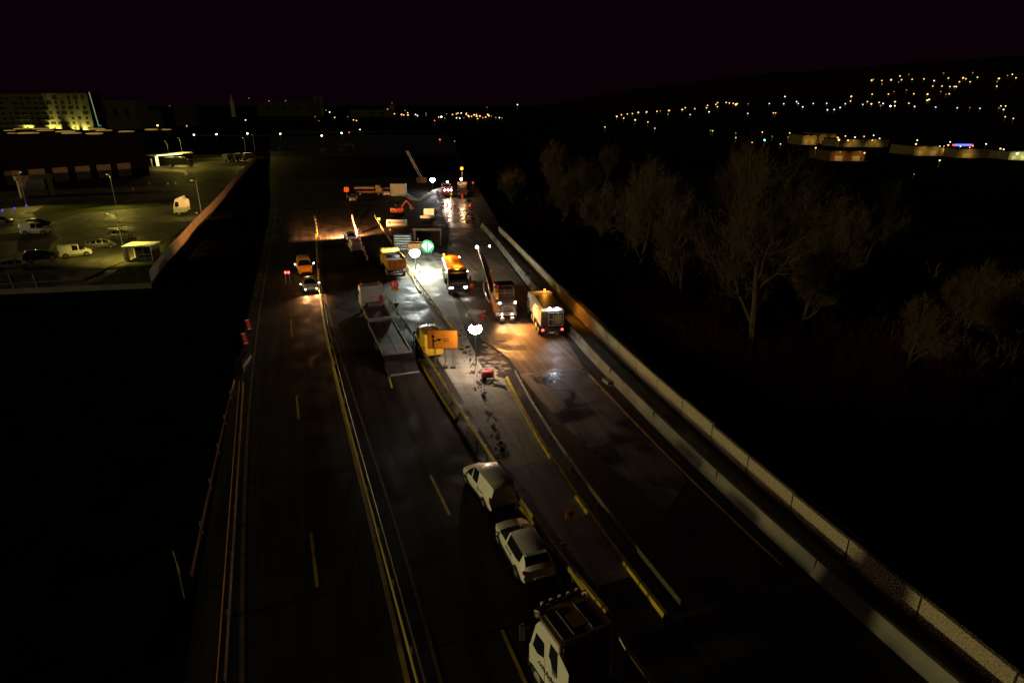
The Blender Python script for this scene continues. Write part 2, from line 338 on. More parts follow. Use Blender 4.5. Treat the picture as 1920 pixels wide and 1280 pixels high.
def wall():
    pts = [C_WALL[0]]
    for q in C_WALL:
        if math.dist(q, pts[-1]) >= 3.9: pts.append(q)
    p0 = pts[0]; r = thing('retaining_wall', (p0[0], p0[1], 0), 0, 'long wall of rough stone-faced panels beside the dark slope at the right', 'wall')
    for i in range(len(pts)-1):
        a = Vector(pts[i]); b = Vector(pts[i+1]); d = b-a; c = (a+b)/2-Vector(p0); j = random.uniform(-.045, .045)
        M().box((0, 0, .72+j), (.22, d.length-.1, 1.55+2*j)).build('wall_panel', STONE, r, loc=(c.x+.13, c.y, 0), rz=math.atan2(d.y, d.x)-math.pi/2)
    loc = [(p[0]-p0[0], p[1]-p0[1]) for p in pts]
    m = M(); sweep(m, loc, [(.27, -.3), (.75, -.3), (.75, 1.38), (.27, 1.38)]); m.build('backing_wall', mat('dark_backing_concrete', (.05, .04, .03), .9), r)
    m = M(); sweep(m, loc, [(-.1, -.02), (.02, -.02), (.02, .1), (-.1, .1)]); m.build('plinth', CONC, r)
wall()
# dark verge slab beyond the wall is part of the ground
# ---------------------------------------------------------------- vehicles
def wheel(par, x, y, r, wd=.24, rim=GRY):
    s = 1 if y > 0 else -1
    t = M().cyl((x, y-s*wd, r), (x, y, r), r, n=18).build('wheel', RUB, par, smooth=True)
    M().cyl((x, y-.02*s, r), (x, y+s*.015, r), r*.58, r*.5, n=14).build('rim', rim, t)
    return t
RING = 7
def loft(par, st, body, ws, sides, rear, name='body'):
    """st: (x, z bottom, half width, belt z, belt half width, roof z, roof half width)"""
    V = []
    for (x, zb, hw, zt, hb, zr, hr) in st:
        h = [(0, zb), (hw*.9, zb), (hw, (zb+zt)*.5), (hb, zt), (hr, zr), (hr*.6, zr+.045*min(1, hr*1.5)), (0, zr+.06*min(1, hr*1.5))]
        V += [(x, y, z) for y, z in h]+[(x, -y, z) for y, z in h[-2:0:-1]]
    n = 12; sets = {'body': []}
    def put(k, f): sets.setdefault(k, []).append(f)
    for i in range(len(st)-1):
        for j in range(n):
            f = (i*n+j, (i+1)*n+j, (i+1)*n+(j+1) % n, i*n+(j+1) % n)
            if i in ws and j in (4, 5, 6, 7): put('windshield', f)
            elif i in rear and j in (4, 5, 6, 7): put('rear_window', f)
            elif i in sides and j == 3: put('side_window_a%d' % sides[i], f)
            elif i in sides and j == 8: put('side_window_b%d' % sides[i], f)
            else: put('body', f)
    sets['body'] += [tuple(range(n)), tuple(range((len(st)-1)*n+n-1, (len(st)-1)*n-1, -1))]
    for k, fs in sets.items():
        used = sorted({i for f in fs for i in f}); mp = {u: q for q, u in enumerate(used)}; m = M(); m.v = [V[u] for u in used]; m.f = [tuple(mp[i] for i in f)[::-1] for f in fs]
        nm = name if k == 'body' else ('side_window' if k.startswith('side') else k)
        m.build(nm, body if k == 'body' else GLS, par, smooth=True)
VAN = [(2.2, .4, .62, .55, .6, .58, .45), (2.12, .25, .8, .75, .75, .8, .6), (1.75, .22, .88, .88, .82, .93, .7), (1.25, .22, .9, 1.0, .85, 1.1, .74), (.55, .22, .91, 1.05, .86, 1.68, .64), (.42, .22, .91, 1.05, .86, 1.75, .68), (-.35, .22, .91, 1.05, .87, 1.83, .7), (-.45, .22, .91, 1.05, .87, 1.83, .7), (-1.9, .22, .91, 1.05, .86, 1.83, .7), (-2.1, .25, .9, 1.05, .84, 1.78, .67), (-2.2, .35, .86, 1.05, .8, 1.66, .62)]
CAR = [(2.12, .42, .6, .52, .58, .56, .42), (2.05, .22, .78, .66, .74, .7, .58), (1.6, .2, .86, .82, .8, .84, .66), (1.05, .2, .89, .92, .82, .96, .7), (.35, .2, .9, .95, .83, 1.38, .58), (.2, .2, .9, .95, .83, 1.42, .6), (-.55, .2, .9, .95, .83, 1.46, .6), (-.63, .2, .9, .95, .83, 1.46, .6), (-1.3, .2, .9, .97, .82, 1.4, .58), (-1.4, .2, .9, .97, .82, 1.38, .57), (-1.9, .25, .86, 1.0, .76, 1.02, .6), (-2.1, .35, .78, .85, .72, .9, .6)]
SUV = [(2.2, .45, .6, .62, .58, .66, .42), (2.14, .28, .8, .8, .76, .84, .6), (1.7, .25, .9, .95, .83, .99, .68), (1.25, .25, .92, 1.02, .85, 1.06, .76), (.28, .25, .92, 1.06, .86, 1.54, .64), (.12, .25, .92, 1.06, .86, 1.57, .65), (-.5, .25, .92, 1.07, .86, 1.63, .66), (-1.2, .25, .92, 1.1, .85, 1.6, .64), (-1.55, .25, .92, 1.14, .83, 1.55, .61), (-1.62, .27, .91, 1.12, .82, 1.52, .6), (-2.0, .3, .9, 1.05, .8, 1.14, .66), (-2.2, .4, .84, .9, .78, .98, .66)]
SP = {'van': (VAN, [3], {3: 0, 5: 1}, [], .33, (1.38, -1.35)), 'car': (CAR, [3], {3: 0, 5: 0, 7: 1}, [9], .31, (1.32, -1.3)), 'suv': (SUV, [3], {3: 0, 5: 0, 6: 0, 7: 0}, [9], .35, (1.4, -1.35))}
def car(kind, name, loc, rz, paint, label, cat='car', group=None, hl=0, tl=False, sc=1., wtl=False):
    st, ws, sides, rear, wr, wxs = SP[kind]; r = thing(name, loc, rz, label, cat, group); r.scale = (sc, sc, sc)
    loft(r, st, paint, ws, sides, rear)
    hw = st[4][2]; L0 = st[0][0]; Lr = st[-1][0]
    for x in wxs:
        for s in (1, -1):
            M().cyl((x, s*(hw-.1), wr+.02), (x, s*(hw+.006), wr+.02), wr+.07, n=18).build('wheel_arch', DARK, r)
            wheel(r, x, s*(hw+.03), wr)
    zt = st[1][3]
    for s in (1, -1):
        m = M().box((st[1][0]-.07, s*.62, zt-.08), (.2, .3, .14), rz=-s*.35); m.build('headlight', L_HL if hl else mat('lamp_glass', (.5, .5, .48), .1), r, bevel=.03)
        z2 = 1.05 if kind != 'car' else .82
        M().box((Lr+.08, s*(st[-1][2]-.05), z2-.1), (.16, .14, .42 if kind == 'van' else .16)).build('tail_light', L_R if tl else REDL, r, bevel=.02)
        M().box((st[3][0]-.25, s*(hw+.11), 1.02*st[4][3]), (.12, .2, .15)).build('mirror', paint, r, bevel=.03)
    M().box((Lr-.01, 0, .52), (.05, .5, .11)).build('number_plate', REFL, r)
    M().box((Lr+.03, 0, .36), (.1, 1.4, .16)).build('bumper', DARK, r, bevel=.03)
    M().box((L0-.03, 0, .42), (.1, 1.1, .2)).build('grille', DARK, r, bevel=.03)
    if kind == 'van':
        M().box((Lr-.004, 0, 1.05), (.02, .015, 1.2)).build('door_seam', DARK, r)
        M().box((Lr-.02, .14, .95), (.03, .16, .05)).build('door_handle', DARK, r)
        for s in (1, -1): M().box((-.45, s*.915, .62), (.02, .006, .8)).build('door_seam', DARK, r); M().box((.1, s*.916, .42), (3.2, .02, .07)).build('side_trim', DARK, r)
    else:
        for s in (1, -1):
            M().box((-.55, s*(hw-.004), .6), (.02, .008, .55)).build('door_seam', DARK, r)
            M().box((0, s*(hw+.004), .32), (2.3, .02, .1)).build('side_trim', DARK, r)
    if kind == 'suv':
        M().box((-1.64, 0, 1.57), (.3, 1.1, .04), ry=.1).build('spoiler', paint, r, bevel=.01)
    if hl:
        for s in (1, -1): spot(r, (L0+.12, s*.62, zt-.05+(.4 if hl > 5000 else 0)), (L0+9, .9*s if hl < 5000 else (6 if s > 0 else -2), 0 if hl < 5000 else -.6), hl, (1, .42, .14), 110 if hl < 5000 else 140, .7)
    return r
rv = lambda front, rear: head(P(*rear), P(*front))
def mid(a, b): p = (P(*a)+P(*b))/2; return (p.x, p.y, .012)
# queue of white vehicles
V1 = car('van', 'delivery_van', mid((896, 898), (937, 950)), rv((896, 898), (937, 950)), WHITE, 'white panel van, front vehicle of the queue beside the guardrail', 'van')
V2 = car('suv', 'parked_car', mid((957, 1003), (1008, 1092)), rv((957, 1003), (1008, 1092)), WHITE, 'white hatchback SUV between the white van and the big truck cab', 'car')
def stroke(par, pts, wd, y, name, mt, th=.006):      # drawn strokes on a left flank, (x, z) with x towards the front
    m = M()
    for a, b in zip(pts[:-1], pts[1:]):
        a = Vector(a); b = Vector(b); d = (b-a).normalized(); n = Vector((-d.y, d.x))*wd/2
        m.prism([tuple(a-n), tuple(b-n), tuple(b+n), tuple(a+n)], y, y+th)
    return m.build(name, mt, par)
INK = mat('dark_lettering', (.05, .05, .05), .6)
for k, V in ((-.75, V1), (-.2, V2)):
    hw = .913
    pts = []
    for q in range(9): pts.append((k+.45-q*.11, .86+(.06 if q % 2 else -.05)+.02*q*.3))
    stroke(V, pts, .025, hw-.012, 'lettering', INK, .02)
# truck cab -------------------------------------------------------
def cab(par, x0, paint, wd=2.5, h=3.5, L=2.2, low=.75, dark_back=None, roof=None, sleeper=True, grille=DARK, hl=0):
    """x0 is the cab's front; side profile in x,z"""
    x1 = x0-L; y = wd/2
    prof = [(x0-.02, low), (x0, low+.9), (x0-.12, 1.9), (x0-.5, h-.45), (x0-.75, h-.08), (x0-1.1, h), (x1, h), (x1, low+.1), (x0-.35, low+.1)]
    M().prism(prof, -y, y).build('cab', paint, par, smooth=False, bevel=.07)
    M().prism([(x0-.115, 1.92), (x0-.48, h-.5), (x0-.455, h-.5), (x0-.085, 1.92)], -y+.14, y-.14).build('windshield', GLS, par, bevel=.01)
    for s in (1, -1):
        M().prism([(x0-.35, 1.95), (x0-.62, h-.75), (x0-1.25, h-.72), (x0-1.25, 2.1), (x0-.75, 1.85)], s*y-.01, s*y+.008).build('side_window', GLS, par)
        M().cyl((x0-.1, s*y, h-.95), (x0+.12, s*(y+.24), h-.95), .025, n=6).build('mirror_arm', DARK, par)
        M().box((x0+.08, s*(y+.26), h-1.25), (.16, .24, .8)).build('mirror', DARK, par, bevel=.04)
        M().box((x0-.03, s*(y-.32), low+.18), (.12, .42, .22)).build('headlight', L_W if hl else mat('lamp_glass', (.5, .5, .48), .1), par, bevel=.03)
        M().box((x0-1.32, s*(y+.002), 1.5), (.02, .01, 1.3)).build('door_seam', DARK, par)
        M().box((x0-1.2, s*(y+.012), 1.62), (.18, .03, .05)).build('door_handle', DARK, par)
        if hl: spot(par, (x0+.1, s*(y-.32), low+.2), (x0+9, s*(y-.3), 0), hl, (1, .82, .6), 100, .7)
    for i in range(4): M().box((x0-.01+.005*i, 0, low+.35+i*.2), (.06, wd-.9, .1)).build('grille_bar', grille, par)
    M().box((x0+.02, 0, low-.1), (.24, wd-.06, .42)).build('bumper', grille, par, bevel=.05)
    M().box((x0-.28, 0, h-.36), (.35, wd-.3, .06), ry=.4).build('sun_visor', DARK, par)
    return x1
def chassis(par, x0, x1, z=.85):
    m = M()
    for s in (1, -1): m.box(((x0+x1)/2, s*.42, z), (x0-x1, .09, .26))
    for i in range(5): m.box((x0-(x0-x1)*(i+.5)/5, 0, z), (.1, .8, .2))
    m.build('chassis', DARK, par)
def twheels(par, xs, wd=2.5, r=.5):
    for x in xs:
        for s in (1, -1):
            wheel(par, x, s*(wd/2-.02), r, .3, mat('pale_rim', (.4, .38, .33), .5))
def mudg(par, x, s, wd=2.5, r=.5):
    m = M(); pts = []
    for k in range(9): a = math.pi*k/8; pts.append((x+(r+.16)*math.cos(a), r+(r+.14)*math.sin(a)))
    for a, b in zip(pts[:-1], pts[1:]): m.prism([a, b, (b[0]*.98+x*.02, b[1]-.03), (a[0]*.98+x*.02, a[1]-.03)], s*(wd/2-.32), s*(wd/2+.02))
    m.build('mudguard', DARK, par)
# big near truck cab
fr = P(1037, 1108, 3.6); rr = P(1110, 1200, 3.6)   # roof front and roof rear centre
hz = head(rr, fr); d_ = Vector((math.cos(hz), math.sin(hz), 0)); base = (rr+fr)/2; 
NT = thing('truck_tractor', (base.x, base.y, .012), hz, 'large white truck tractor with black door lettering at the tail of the queue', 'truck')
DKR = mat('dim_lit_roof_brown', (.22, .12, .075), .5, var=.3, scale=1.)  # brown of the faintly lit roof and back put into the colour
cab(NT, 1.15, WHITE, wd=2.5, h=3.55, L=2.25, low=.75)
M().box((-.2, 0, 3.585), (1.75, 2.34, .05)).build('roof_panel', DKR, NT, bevel=.02)
M().box((-1.125, 0, 2.2), (.05, 2.1, 2.5)).build('back_panel', DKR, NT, bevel=.01)
for yy_ in (.95, .45, -.35): M().box((-.25, yy_, 3.635), (1.35, .03, .05)).build('roof_rib', STL, NT)
M().box((-.3, 0, 3.63), (.7, .6, .04)).build('roof_hatch', DKR, NT, bevel=.01)
m = M(); m.cyl((.78, -1.15, 3.68), (.78, 1.15, 3.68), .035, n=8)
for q in range(5): m.cyl((.78, -.9+.45*q, 3.55), (.78, -.9+.45*q, 3.7), .02, n=6)
m.build('lamp_bar', DARK, NT)
for q in range(5): M().cyl((.8, -.8+.4*q, 3.76), (.9, -.8+.4*q, 3.76), .1, n=12).build('roof_lamp', mat('lamp_glass', (.5, .5, .48), .1), NT)
for s in (1, -1):
    M().prism([(-1.1, 1.0), (-1.1, 3.35), (-1.85, 3.0), (-1.75, 1.0)], s*1.25-.02, s*1.25+.02).build('side_fairing', WHITE, NT, bevel=.01)
    M().prism([(-.45, 2.55), (-.55, 3.25), (-1.05, 3.25), (-1.05, 2.0)], s*1.252-.002, s*1.252+.012).build('gap_shade_panel', BODYK, NT)  # black panel put in for the shade of the gap behind the cab
    M().box((.72, s*1.1, 3.55), (.5, .08, .12), ry=.5).build('air_horn', STL, NT)
# lettering: five slanted strokes with feet, as on the door
for i in range(5):
    z = 1.45; x = .35-i*.3; hgt = .17+.05*i
    stroke(NT, [(x, z-.03*i), (x-.12, z+hgt-.03*i), (x-.2, z-.03*i), (x-.27, z+hgt*.8-.03*i)], .05+.006*i, 1.262, 'door_lettering', INK, .012)
M().prism([(-.75, 1.95), (-.62, 2.4), (-.98, 1.95)], 1.262, 1.272).build('side_grille', GRY, NT)
chassis(NT, -1.1, -4.8); twheels(NT, (.45, -3.3)); mudg(NT, -3.3, 1); mudg(NT, -3.3, -1)
M().cyl((-3.1, 0, 1.05), (-3.1, 0, 1.15), .5, n=20).build('fifth_wheel', GRY, NT)
for s in (1, -1): M().cyl((-1.5, s*.95, .75), (-2.5, s*.95, .75), .3, n=14).build('fuel_tank', STL, NT)
M().box((-2.0, -.7, 1.2), (.5, .35, .25)).build('hose_coupling', YEL, NT)
# low loader ------------------------------------------------------
A = P(697, 583); B = P(757, 698); hz = head(B, A); LLp = B
LL = thing('low_loader_truck', (B.x, B.y, .012), hz, 'empty low loader truck with a white cab and ramps down beside the red round sign', 'truck')
Ltot = (A-B).length
cab(LL, Ltot+1.0, WHITE, wd=2.5, h=3.3, L=1.9)
xb = Ltot-.9
m = M().box((xb-.35, 0, 2.05), (.12, 2.42, 2.5)); m.build('headboard', WHITE, LL, bevel=.03)
for q in (-.25, 0, .25): M().box((xb-.42, q, 2.0), (.03, .1, .07)).build('headboard_bolt', DARK, LL)
for q, zz in ((.9, 2.95), (.9, 1.5), (-.9, 2.95)): M().box((xb-.42, q, zz), (.03, .12, .1)).build('headboard_bolt', DARK, LL)
for s in (1, -1):
    M().prism([(xb+.9, 3.3), (xb-.3, 3.15), (xb-.3, 1.1), (xb+.9, 1.1)], s*1.24-.015, s*1.24+.015).build('side_fairing', WHITE, LL)
    M().cyl((xb+.5, s*.95, 3.3), (xb+.5, s*.95, 3.55), .08, n=10).build('beacon', mat('unlit_beacon', (.7, .25, .02), .3), LL)
DECK = mat('worn_steel_deck', (.2, .13, .1), .6, .2, var=.5, scale=.7, bump=.2)
x2 = xb-.5; x1_ = x2-5.2
M().box(((x2+x1_)/2, 0, 1.02), (x2-x1_, 2.45, .14)).build('front_deck', DECK, LL)
for s in (1, -1): M().box(((x2+x1_)/2, s*1.24, 1.13), (x2-x1_, .06, .3)).build('side_board', STL, LL)
M().box((x1_+.02, 0, 1.05), (.14, 2.5, .45)).build('deck_step', mat('pale_steel', (.5, .47, .45), .5), LL)
x3 = 2.6
M().box(((x1_+x3)/2, 0, .78), (x1_-x3, 2.55, .14)).build('rear_deck', DECK, LL)
for s in (1, -1): M().box(((x1_+x3)/2, s*1.29, .8), (x1_-x3, .06, .22)).build('side_board', STL, LL)
M().box(((x1_+x3)/2, 0, .858), (x1_-x3, .05, .02)).build('deck_seam', DARK, LL)
M().box((x2-.5, -.2, 1.3), (.5, 1.5, .4)).build('winch', GRY, LL, bevel=.05)
for s in (1, -1):
    M().prism([(x3, .84), (x3, .74), (-.6, .0), (-.6, .1)], s*.65-.62, s*.65+.62).build('ramp', mat('black_ramp_steel', (.05, .05, .045), .6, .2, var=.4), LL)
    M().box((-.62, s*.65, .09), (.2, 1.24, .12)).build('ramp_lip', mat('pale_steel', (.5, .47, .45), .5), LL)
M().prism([(x3+.1, .86), (x3+.1, .76), (x3-.15, .72), (x3-.15, .82)], -1.27, 1.27).build('ramp_hinge', mat('pale_steel'), LL)
chassis(LL, xb, x3, .62); twheels(LL, (Ltot+.1,), r=.5); twheels(LL, (4.2, 5.4, 6.6), wd=2.4, r=.36); twheels(LL, (x2-1.0, x2-2.2), wd=2.4, r=.42)
M().box((x2-.2, -1.0, 1.7), (.2, .3, .9)).build('red_marker', RED, LL, bevel=.03)
# dump truck ------------------------------------------------------
A = P(727, 497); B = P(746, 521); hz = head(P(745, 500, 1.8), P(724, 463, 2.6))
DT = thing('dump_truck', (B.x, B.y, .012), hz, 'yellow dump truck with a dark tipper load, seen from behind beside the far balloon light', 'truck')
OCH = mat('dirty_ochre_paint', (.55, .25, .03), .55, var=.5, scale=1.2)
cab(DT, 7.6, YEL, wd=2.45, h=3.0, L=1.8)
chassis(DT, 5.9, .2); twheels(DT, (6.8, 1.2, 2.5))
m = M()
for s in (1, -1): m.prism([(.1, 1.2), (5.4, 1.2), (5.5, 2.6), (0, 2.6)], s*1.24-.04, s*1.24+.04)
m.prism([(-1.28, 1.2), (1.28, 1.2), (1.28, 2.95), (-1.28, 2.95)], 5.45, 5.53, 'x'); m.box((2.8, 0, 1.2), (5.4, 2.45, .1)); m.build('tipper_body', OCH, DT, bevel=.01)
M().prism([(-1.26, 1.15), (1.26, 1.15), (1.26, 2.55), (-1.26, 2.55)], -.02, .06, 'x').build('tailgate', OCH, DT, bevel=.01)
for k in range(7): M().box((-.05, -1.1+k*.366, 1.85), (.08, .08, 1.35)).build('tailgate_rib', OCH, DT)
m = M(); m.box((2.75, 0, 2.35), (5.3, 2.35, .12)); m.sph((2.7, 0, 2.1), 1.1, .55, 16, 8); m.build('load', mat('asphalt_load', (.012, .012, .013), .8, bump=.5, scale=6), DT)
M().box((-.1, 0, .75), (.12, 2.3, .16)).build('rear_beam', STL, DT)
for s in (1, -1): M().box((-.18, s*1.0, .8), (.06, .3, .14)).build('tail_light', REDL, DT)
# orange tarp truck, facing the camera ---------------------------
FX = P(860, 553); hz = head(P(845, 481, 3.0), P(860, 553))
TT = thing('tipper_truck', (FX.x, FX.y, .012), hz, 'truck facing the camera with a glowing orange covered load and lit headlights', 'truck')
TAN = mat('cream_side_paint', (.6, .55, .38), .5, var=.25)
cab(TT, 0., mat('dark_red_cab_paint', (.06, .03, .03), .4, coat=.4), wd=2.45, h=3.1, L=1.8, grille=mat('dull_grille', (.1, .07, .07), .4), hl=70)
M().box((.06, 0, 1.5), (.05, 1.9, .12)).build('chrome_trim', mat('pale_chrome', (.6, .5, .5), .3, .5), TT); M().box((.07, 0, 1.38), (.05, .18, .18)).build('badge', mat('pale_chrome'), TT)
chassis(TT, -1.7, -8); twheels(TT, (-.9, -2.6, -6, -7.2))
m = M(); yb = 1.24
m.prism([(-yb, 1.1), (-yb*.98, 2.7), (yb*.98, 2.7), (yb, 1.1)], -8.1, -2.0, 'x'); m.build('tipper_body', TAN, TT, bevel=.02)
for s in (1, -1):
    for k in range(8): M().box((-2.4-k*.75, s*1.27, 1.95), (.1, .06, 1.5)).build('body_rib', TAN, TT)
TARP = mat('orange_tarpaulin', (.85, .33, .03), .55, var=.35, scale=1.6, bump=.3)
m = M(); n = 12; vs = []
for i in range(n+1):
    x = -2.0-6.1*i/n
    for j in range(9):
        a = math.pi*j/8; vs.append((x, 1.22*math.cos(a), 2.7+(.55+.06*math.sin(i*2.1))*math.sin(a)**.8))
m.add(vs, [(i*9+j, i*9+j+1, (i+1)*9+j+1, (i+1)*9+j) for i in range(n) for j in range(8)]+[tuple(range(9)), tuple(range(n*9+8, n*9-1, -1))]); m.build('tarpaulin', TARP, TT, smooth=True)
M().box((-1.3, .05, 3.22), (.18, .95, .12)).build('light_bar', L_A, TT, bevel=.03)
M().cyl((-8.0, -.95, 3.2), (-8.0, -.95, 3.5), .12, n=10).build('beacon', L_A, TT)
point(TT, (-1.75, .1, 3.75), 260, (1, .33, .02), .15); point(TT, (-7.3, -.5, 4.1), 420, (1, .33, .02), .15)
for k in ((-7.9, -1.1, 2.9), (-7.8, 1.1, 3.0), (-1.5, 1.35, 2.6), (-1.5, -1.35, 2.6)): M().sph(k, .07).build('marker_lamp', L_W, TT)
for x in (-.7, -3.4): spot(TT, (x, -1.4, 1.5), (x-.1, -3.4, 0), 420, (.95, .97, 1), 62, .8)
# road sweeper / tanker from behind at the right -------------------
A = P(1003, 598); B = P(1035, 632); hz = head(P(1036, 632), P(1006, 583))
SW = thing('sweeper_truck', (B.x, B.y, .012), hz, 'white bodied sweeper truck seen from behind, two bright white lamps on its back', 'truck')
cab(SW, 8.0, WHITE, wd=2.45, h=2.9, L=1.9)
PKW = mat('dusty_white_body', (.66, .58, .5), .45, var=.2)
m = M(); m.prism([(-1.2, 1.15), (-1.22, 2.75), (-.95, 3.0), (.95, 3.0), (1.22, 2.75), (1.2, 1.15)], .1, 5.9, 'x'); m.build('tank_body', PKW, SW, bevel=.04)
M().box((2.6, 0, 3.02), (4.4, 1.7, .06)).build('roof_shade_sheet', DARK, SW)  # dark sheet added on top to keep the roof looking unlit
M().prism([(4.9, 1.1), (5.4, 3.05), (5.95, 3.05), (5.95, 1.1)], -1.18, 1.18).build('fan_housing', WHITE, SW, bevel=.05)
chassis(SW, 6.1, 0); twheels(SW, (7.0, 1.1, 2.4)); 
for x in (3.6, 4.6): M().box((x, 1.15, .75), (.8, .3, .5)).build('side_box', GRY, SW, bevel=.04)
M().box((.05, 0, 1.95), (.12, 2.3, 1.6)).build('rear_door', mat('dark_rear_panel', (.05, .045, .04), .5), SW)
m = M()
for zz in (1.25, 1.9, 2.6): m.box((-.05, -.35, zz), (.06, 1.6, .06))
for yy_ in (.4, -.1, -.6, -1.1): m.box((-.05, yy_, 1.93), (.06, .06, 1.4))
m.build('rear_frame', mat('tan_steel', (.4, .33, .25), .5, .3), SW)
M().box((-.06, -.6, 1.9), (.05, .7, .9)).build('rear_locker', mat('olive_panel', (.25, .23, .12), .5), SW)
M().box((-.1, 0, .75), (.14, 2.35, .35)).build('rear_bumper', mat('dark_rear_panel'), SW)
M().box((-.18, .1, .55), (.03, .55, .13)).build('number_plate', REFL, SW)
for s in (1, -1): M().box((-.18, s*1.0, .85), (.06, .22, .16)).build('tail_light', L_R, SW)
for y_ in (.3, -.45):
    M().sph((-.08, y_, 3.08), .13, 1, 10, 6).build('work_lamp', L_B, SW)
spot(SW, (-.3, -.1, 3.05), (-3.4, -.5, 0), 420, (.85, .93, 1), 75, .7, .15)
M().box((-.02, 1.0, 2.95), (.12, .25, .14)).build('amber_lamp', L_A, SW); point(SW, (-.5, 1.25, 2.9), 22, (1, .4, .05), .1)
M().cyl((6.6, -.5, 2.95), (6.6, -.5, 3.2), .11, n=10).build('beacon', L_A, SW)
point(SW, (6.5, -.5, 3.75), 100, (1, .36, .03), .1)
spot(SW, (5.5, -1.4, 2.6), (4.5, -5, .8), 650, (1, .32, .03), 100, .8)
# milling machine with conveyor -----------------------------------
B = P(950, 602); hz = head(P(950, 602), P(927, 532))+.03
MM = thing('milling_machine', (B.x, B.y, .012), hz, 'orange road milling machine with a long front conveyor raised over the lane', 'milling machine')
ORW = mat('orange_machine_paint', (.8, .2, .03), .45, var=.25)
m = M(); m.prism([(0, .8), (-.05, 2.0), (1.6, 2.3), (3.2, 2.3), (5.6, 1.9), (5.9, 1.0), (5.6, .8)], -1.1, 1.1); m.build('machine_body', mat('grey_machine_paint', (.16, .14, .13), .5), MM, bevel=.06)
M().prism([(0, .85), (0, 1.9), (1.6, 2.2), (4.8, 1.9), (4.8, .85)], 1.11, 1.2).build('side_cover', ORW, MM, bevel=.02)
M().box((.02, 1.0, 1.35), (.1, .42, 1.5)).build('corner_post', mat('white_machine_paint', (.7, .66, .6), .5), MM, bevel=.02); M().box((-.05, 1.0, 1.45), (.04, .22, .9)).build('corner_marker', ORA, MM)
for x in (.7, 4.6):
    for s in (1, -1):
        m = M(); m.prism([(x-.75, .18), (x-.55, 0), (x+.55, 0), (x+.75, .18), (x+.55, .55), (x-.55, .55)], s*1.0-.17, s*1.0+.17); m.build('crawler_track', RUB, MM, bevel=.05)
        M().cyl((x, s*1.0, .5), (x, s*1.0, 1.2), .11, n=10).build('leg_column', STL, MM)
M().box((2.6, 0, .55), (1.5, 2.3, .6)).build('drum_housing', ORW, MM, bevel=.05)
m = M()
for zz in (2.35, 2.7, 3.1): m.tube([(1.6, -1.05, zz), (1.6, 1.05, zz), (3.3, 1.05, zz), (3.3, -1.05, zz), (1.6, -1.05, zz)], .025)
for x in (1.6, 3.3):
    for y in (-1.05, 0, 1.05): m.cyl((x, y, 2.2), (x, y, 3.1), .03, n=6)
m.build('platform_railing', mat('tan_steel'), MM)
M().box((3.2, -.1, 2.55), (2.0, 1.9, .5)).build('engine_cover', mat('brown_cover', (.12, .07, .05), .6), MM, bevel=.05)
M().box((4.3, -.3, 3.1), (1.7, 2.1, .1)).build('canopy', BODYK, MM, bevel=.03)
m = M()
for y in (.55, -1.15): m.cyl((3.6, y, 2.2), (3.6, y, 3.08), .04, n=6); m.cyl((5.0, y, 2.0), (5.0, y, 3.08), .04, n=6)
m.build('canopy_post', STL, MM)
m = M(); a0 = Vector((4.6, .9, 1.6)); a1 = Vector((8.2, 1.0, 3.0)); a2 = Vector((13.2, 1.6, 5.3))
def beam(a, b, w_, h_, mt_, nm, n=1):
    d = b-a; q = d.to_track_quat('X', 'Z'); mm = M(); mm.box((0, 0, 0), (d.length, w_, h_)); mm.v = [tuple((a+b)/2+q @ Vector(v)) for v in mm.v]
    return mm.build(nm, mt_, MM, bevel=.02)
beam(a0, a1, .75, .4, ORW, 'conveyor'); beam(a1, a2, .6, .34, mat('brown_orange_paint', (.4, .14, .04), .55, var=.5), 'conveyor')
beam(a0+Vector((0, 0, .24)), a2+Vector((0, 0, .22)), .5, .04, RUB, 'conveyor_belt')
m = M(); m.tube([a1+Vector((0, 0, .1)), a1+Vector((-2.4, 0, 1.3)), a0+Vector((-1, 0, 1.0))], .06); m.build('conveyor_strut', ORW, MM)
m = M(); m.tube([(6.5, 1.5, 2.6), (5.6, 1.9, 2.9), (4.6, 2.0, 2.4), (4.2, 1.7, 1.4), (4.0, 1.4, 1.0)], .09, 8); m.build('hose', mat('pale_hose', (.6, .6, .52), .5), MM)
M().prism([(.9, 2.2), (1.0, 3.0), (1.6, 3.3), (2.3, 3.1), (2.6, 2.3)], .75, 1.1).build('dust_hood', mat('amber_hood', (.85, .38, .03), .4), MM, bevel=.08)
M().box((3.0, .75, 2.95), (.7, .5, .7)).build('red_box', RED, MM, bevel=.04)
for s in (.75, -.95):
    M().sph((-.02, s, 2.1), .12).build('work_lamp', L_HL, MM)
    spot(MM, (-.25, s, 2.1), (-4.2, s-1.6, 0), 3000, (1, .4, .09), 88, .9)
m = M(); m.tube([(-.15, -1.15, 1.0), (-.15, .85, 1.0)], .07); m.tube([(-.15, -.9, 1.0), (-.15, -.75, 1.7), (-.15, .15, 1.8), (-.15, .45, 1.6), (-.15, .55, 1.0)], .05)
m.box((-.12, -.1, .75), (.06, 2.0, .12)); m.build('rear_frame', mat('tan_steel'), MM)
for s in (.55, -.55):
    M().sph((-.5, s, .45), .26, .8, 12, 8).build('water_roller', mat('pale_pink_plastic', (.75, .45, .35), .4), MM)
    M().sph((-.32, s, .85), .07).build('work_lamp', L_W, MM); spot(MM, (-.45, s, 1.0), (-1.2, s, 0), 160, (1, .7, .4), 100, .8)
M().sph((12.9, 2.0, 5.55), .16).build('work_lamp', L_B, MM); M().sph((12.9, .4, 5.6), .1).build('work_lamp', L_W, MM)
M().cyl((12.9, 2.0, 5.5), (12.9, .4, 5.55), .04, n=6).build('lamp_bar', STL, MM)
spot(MM, (4.2, 1.6, 2.4), (3.8, 3.6, 0), 260, (.95, .97, 1), 60, .8)
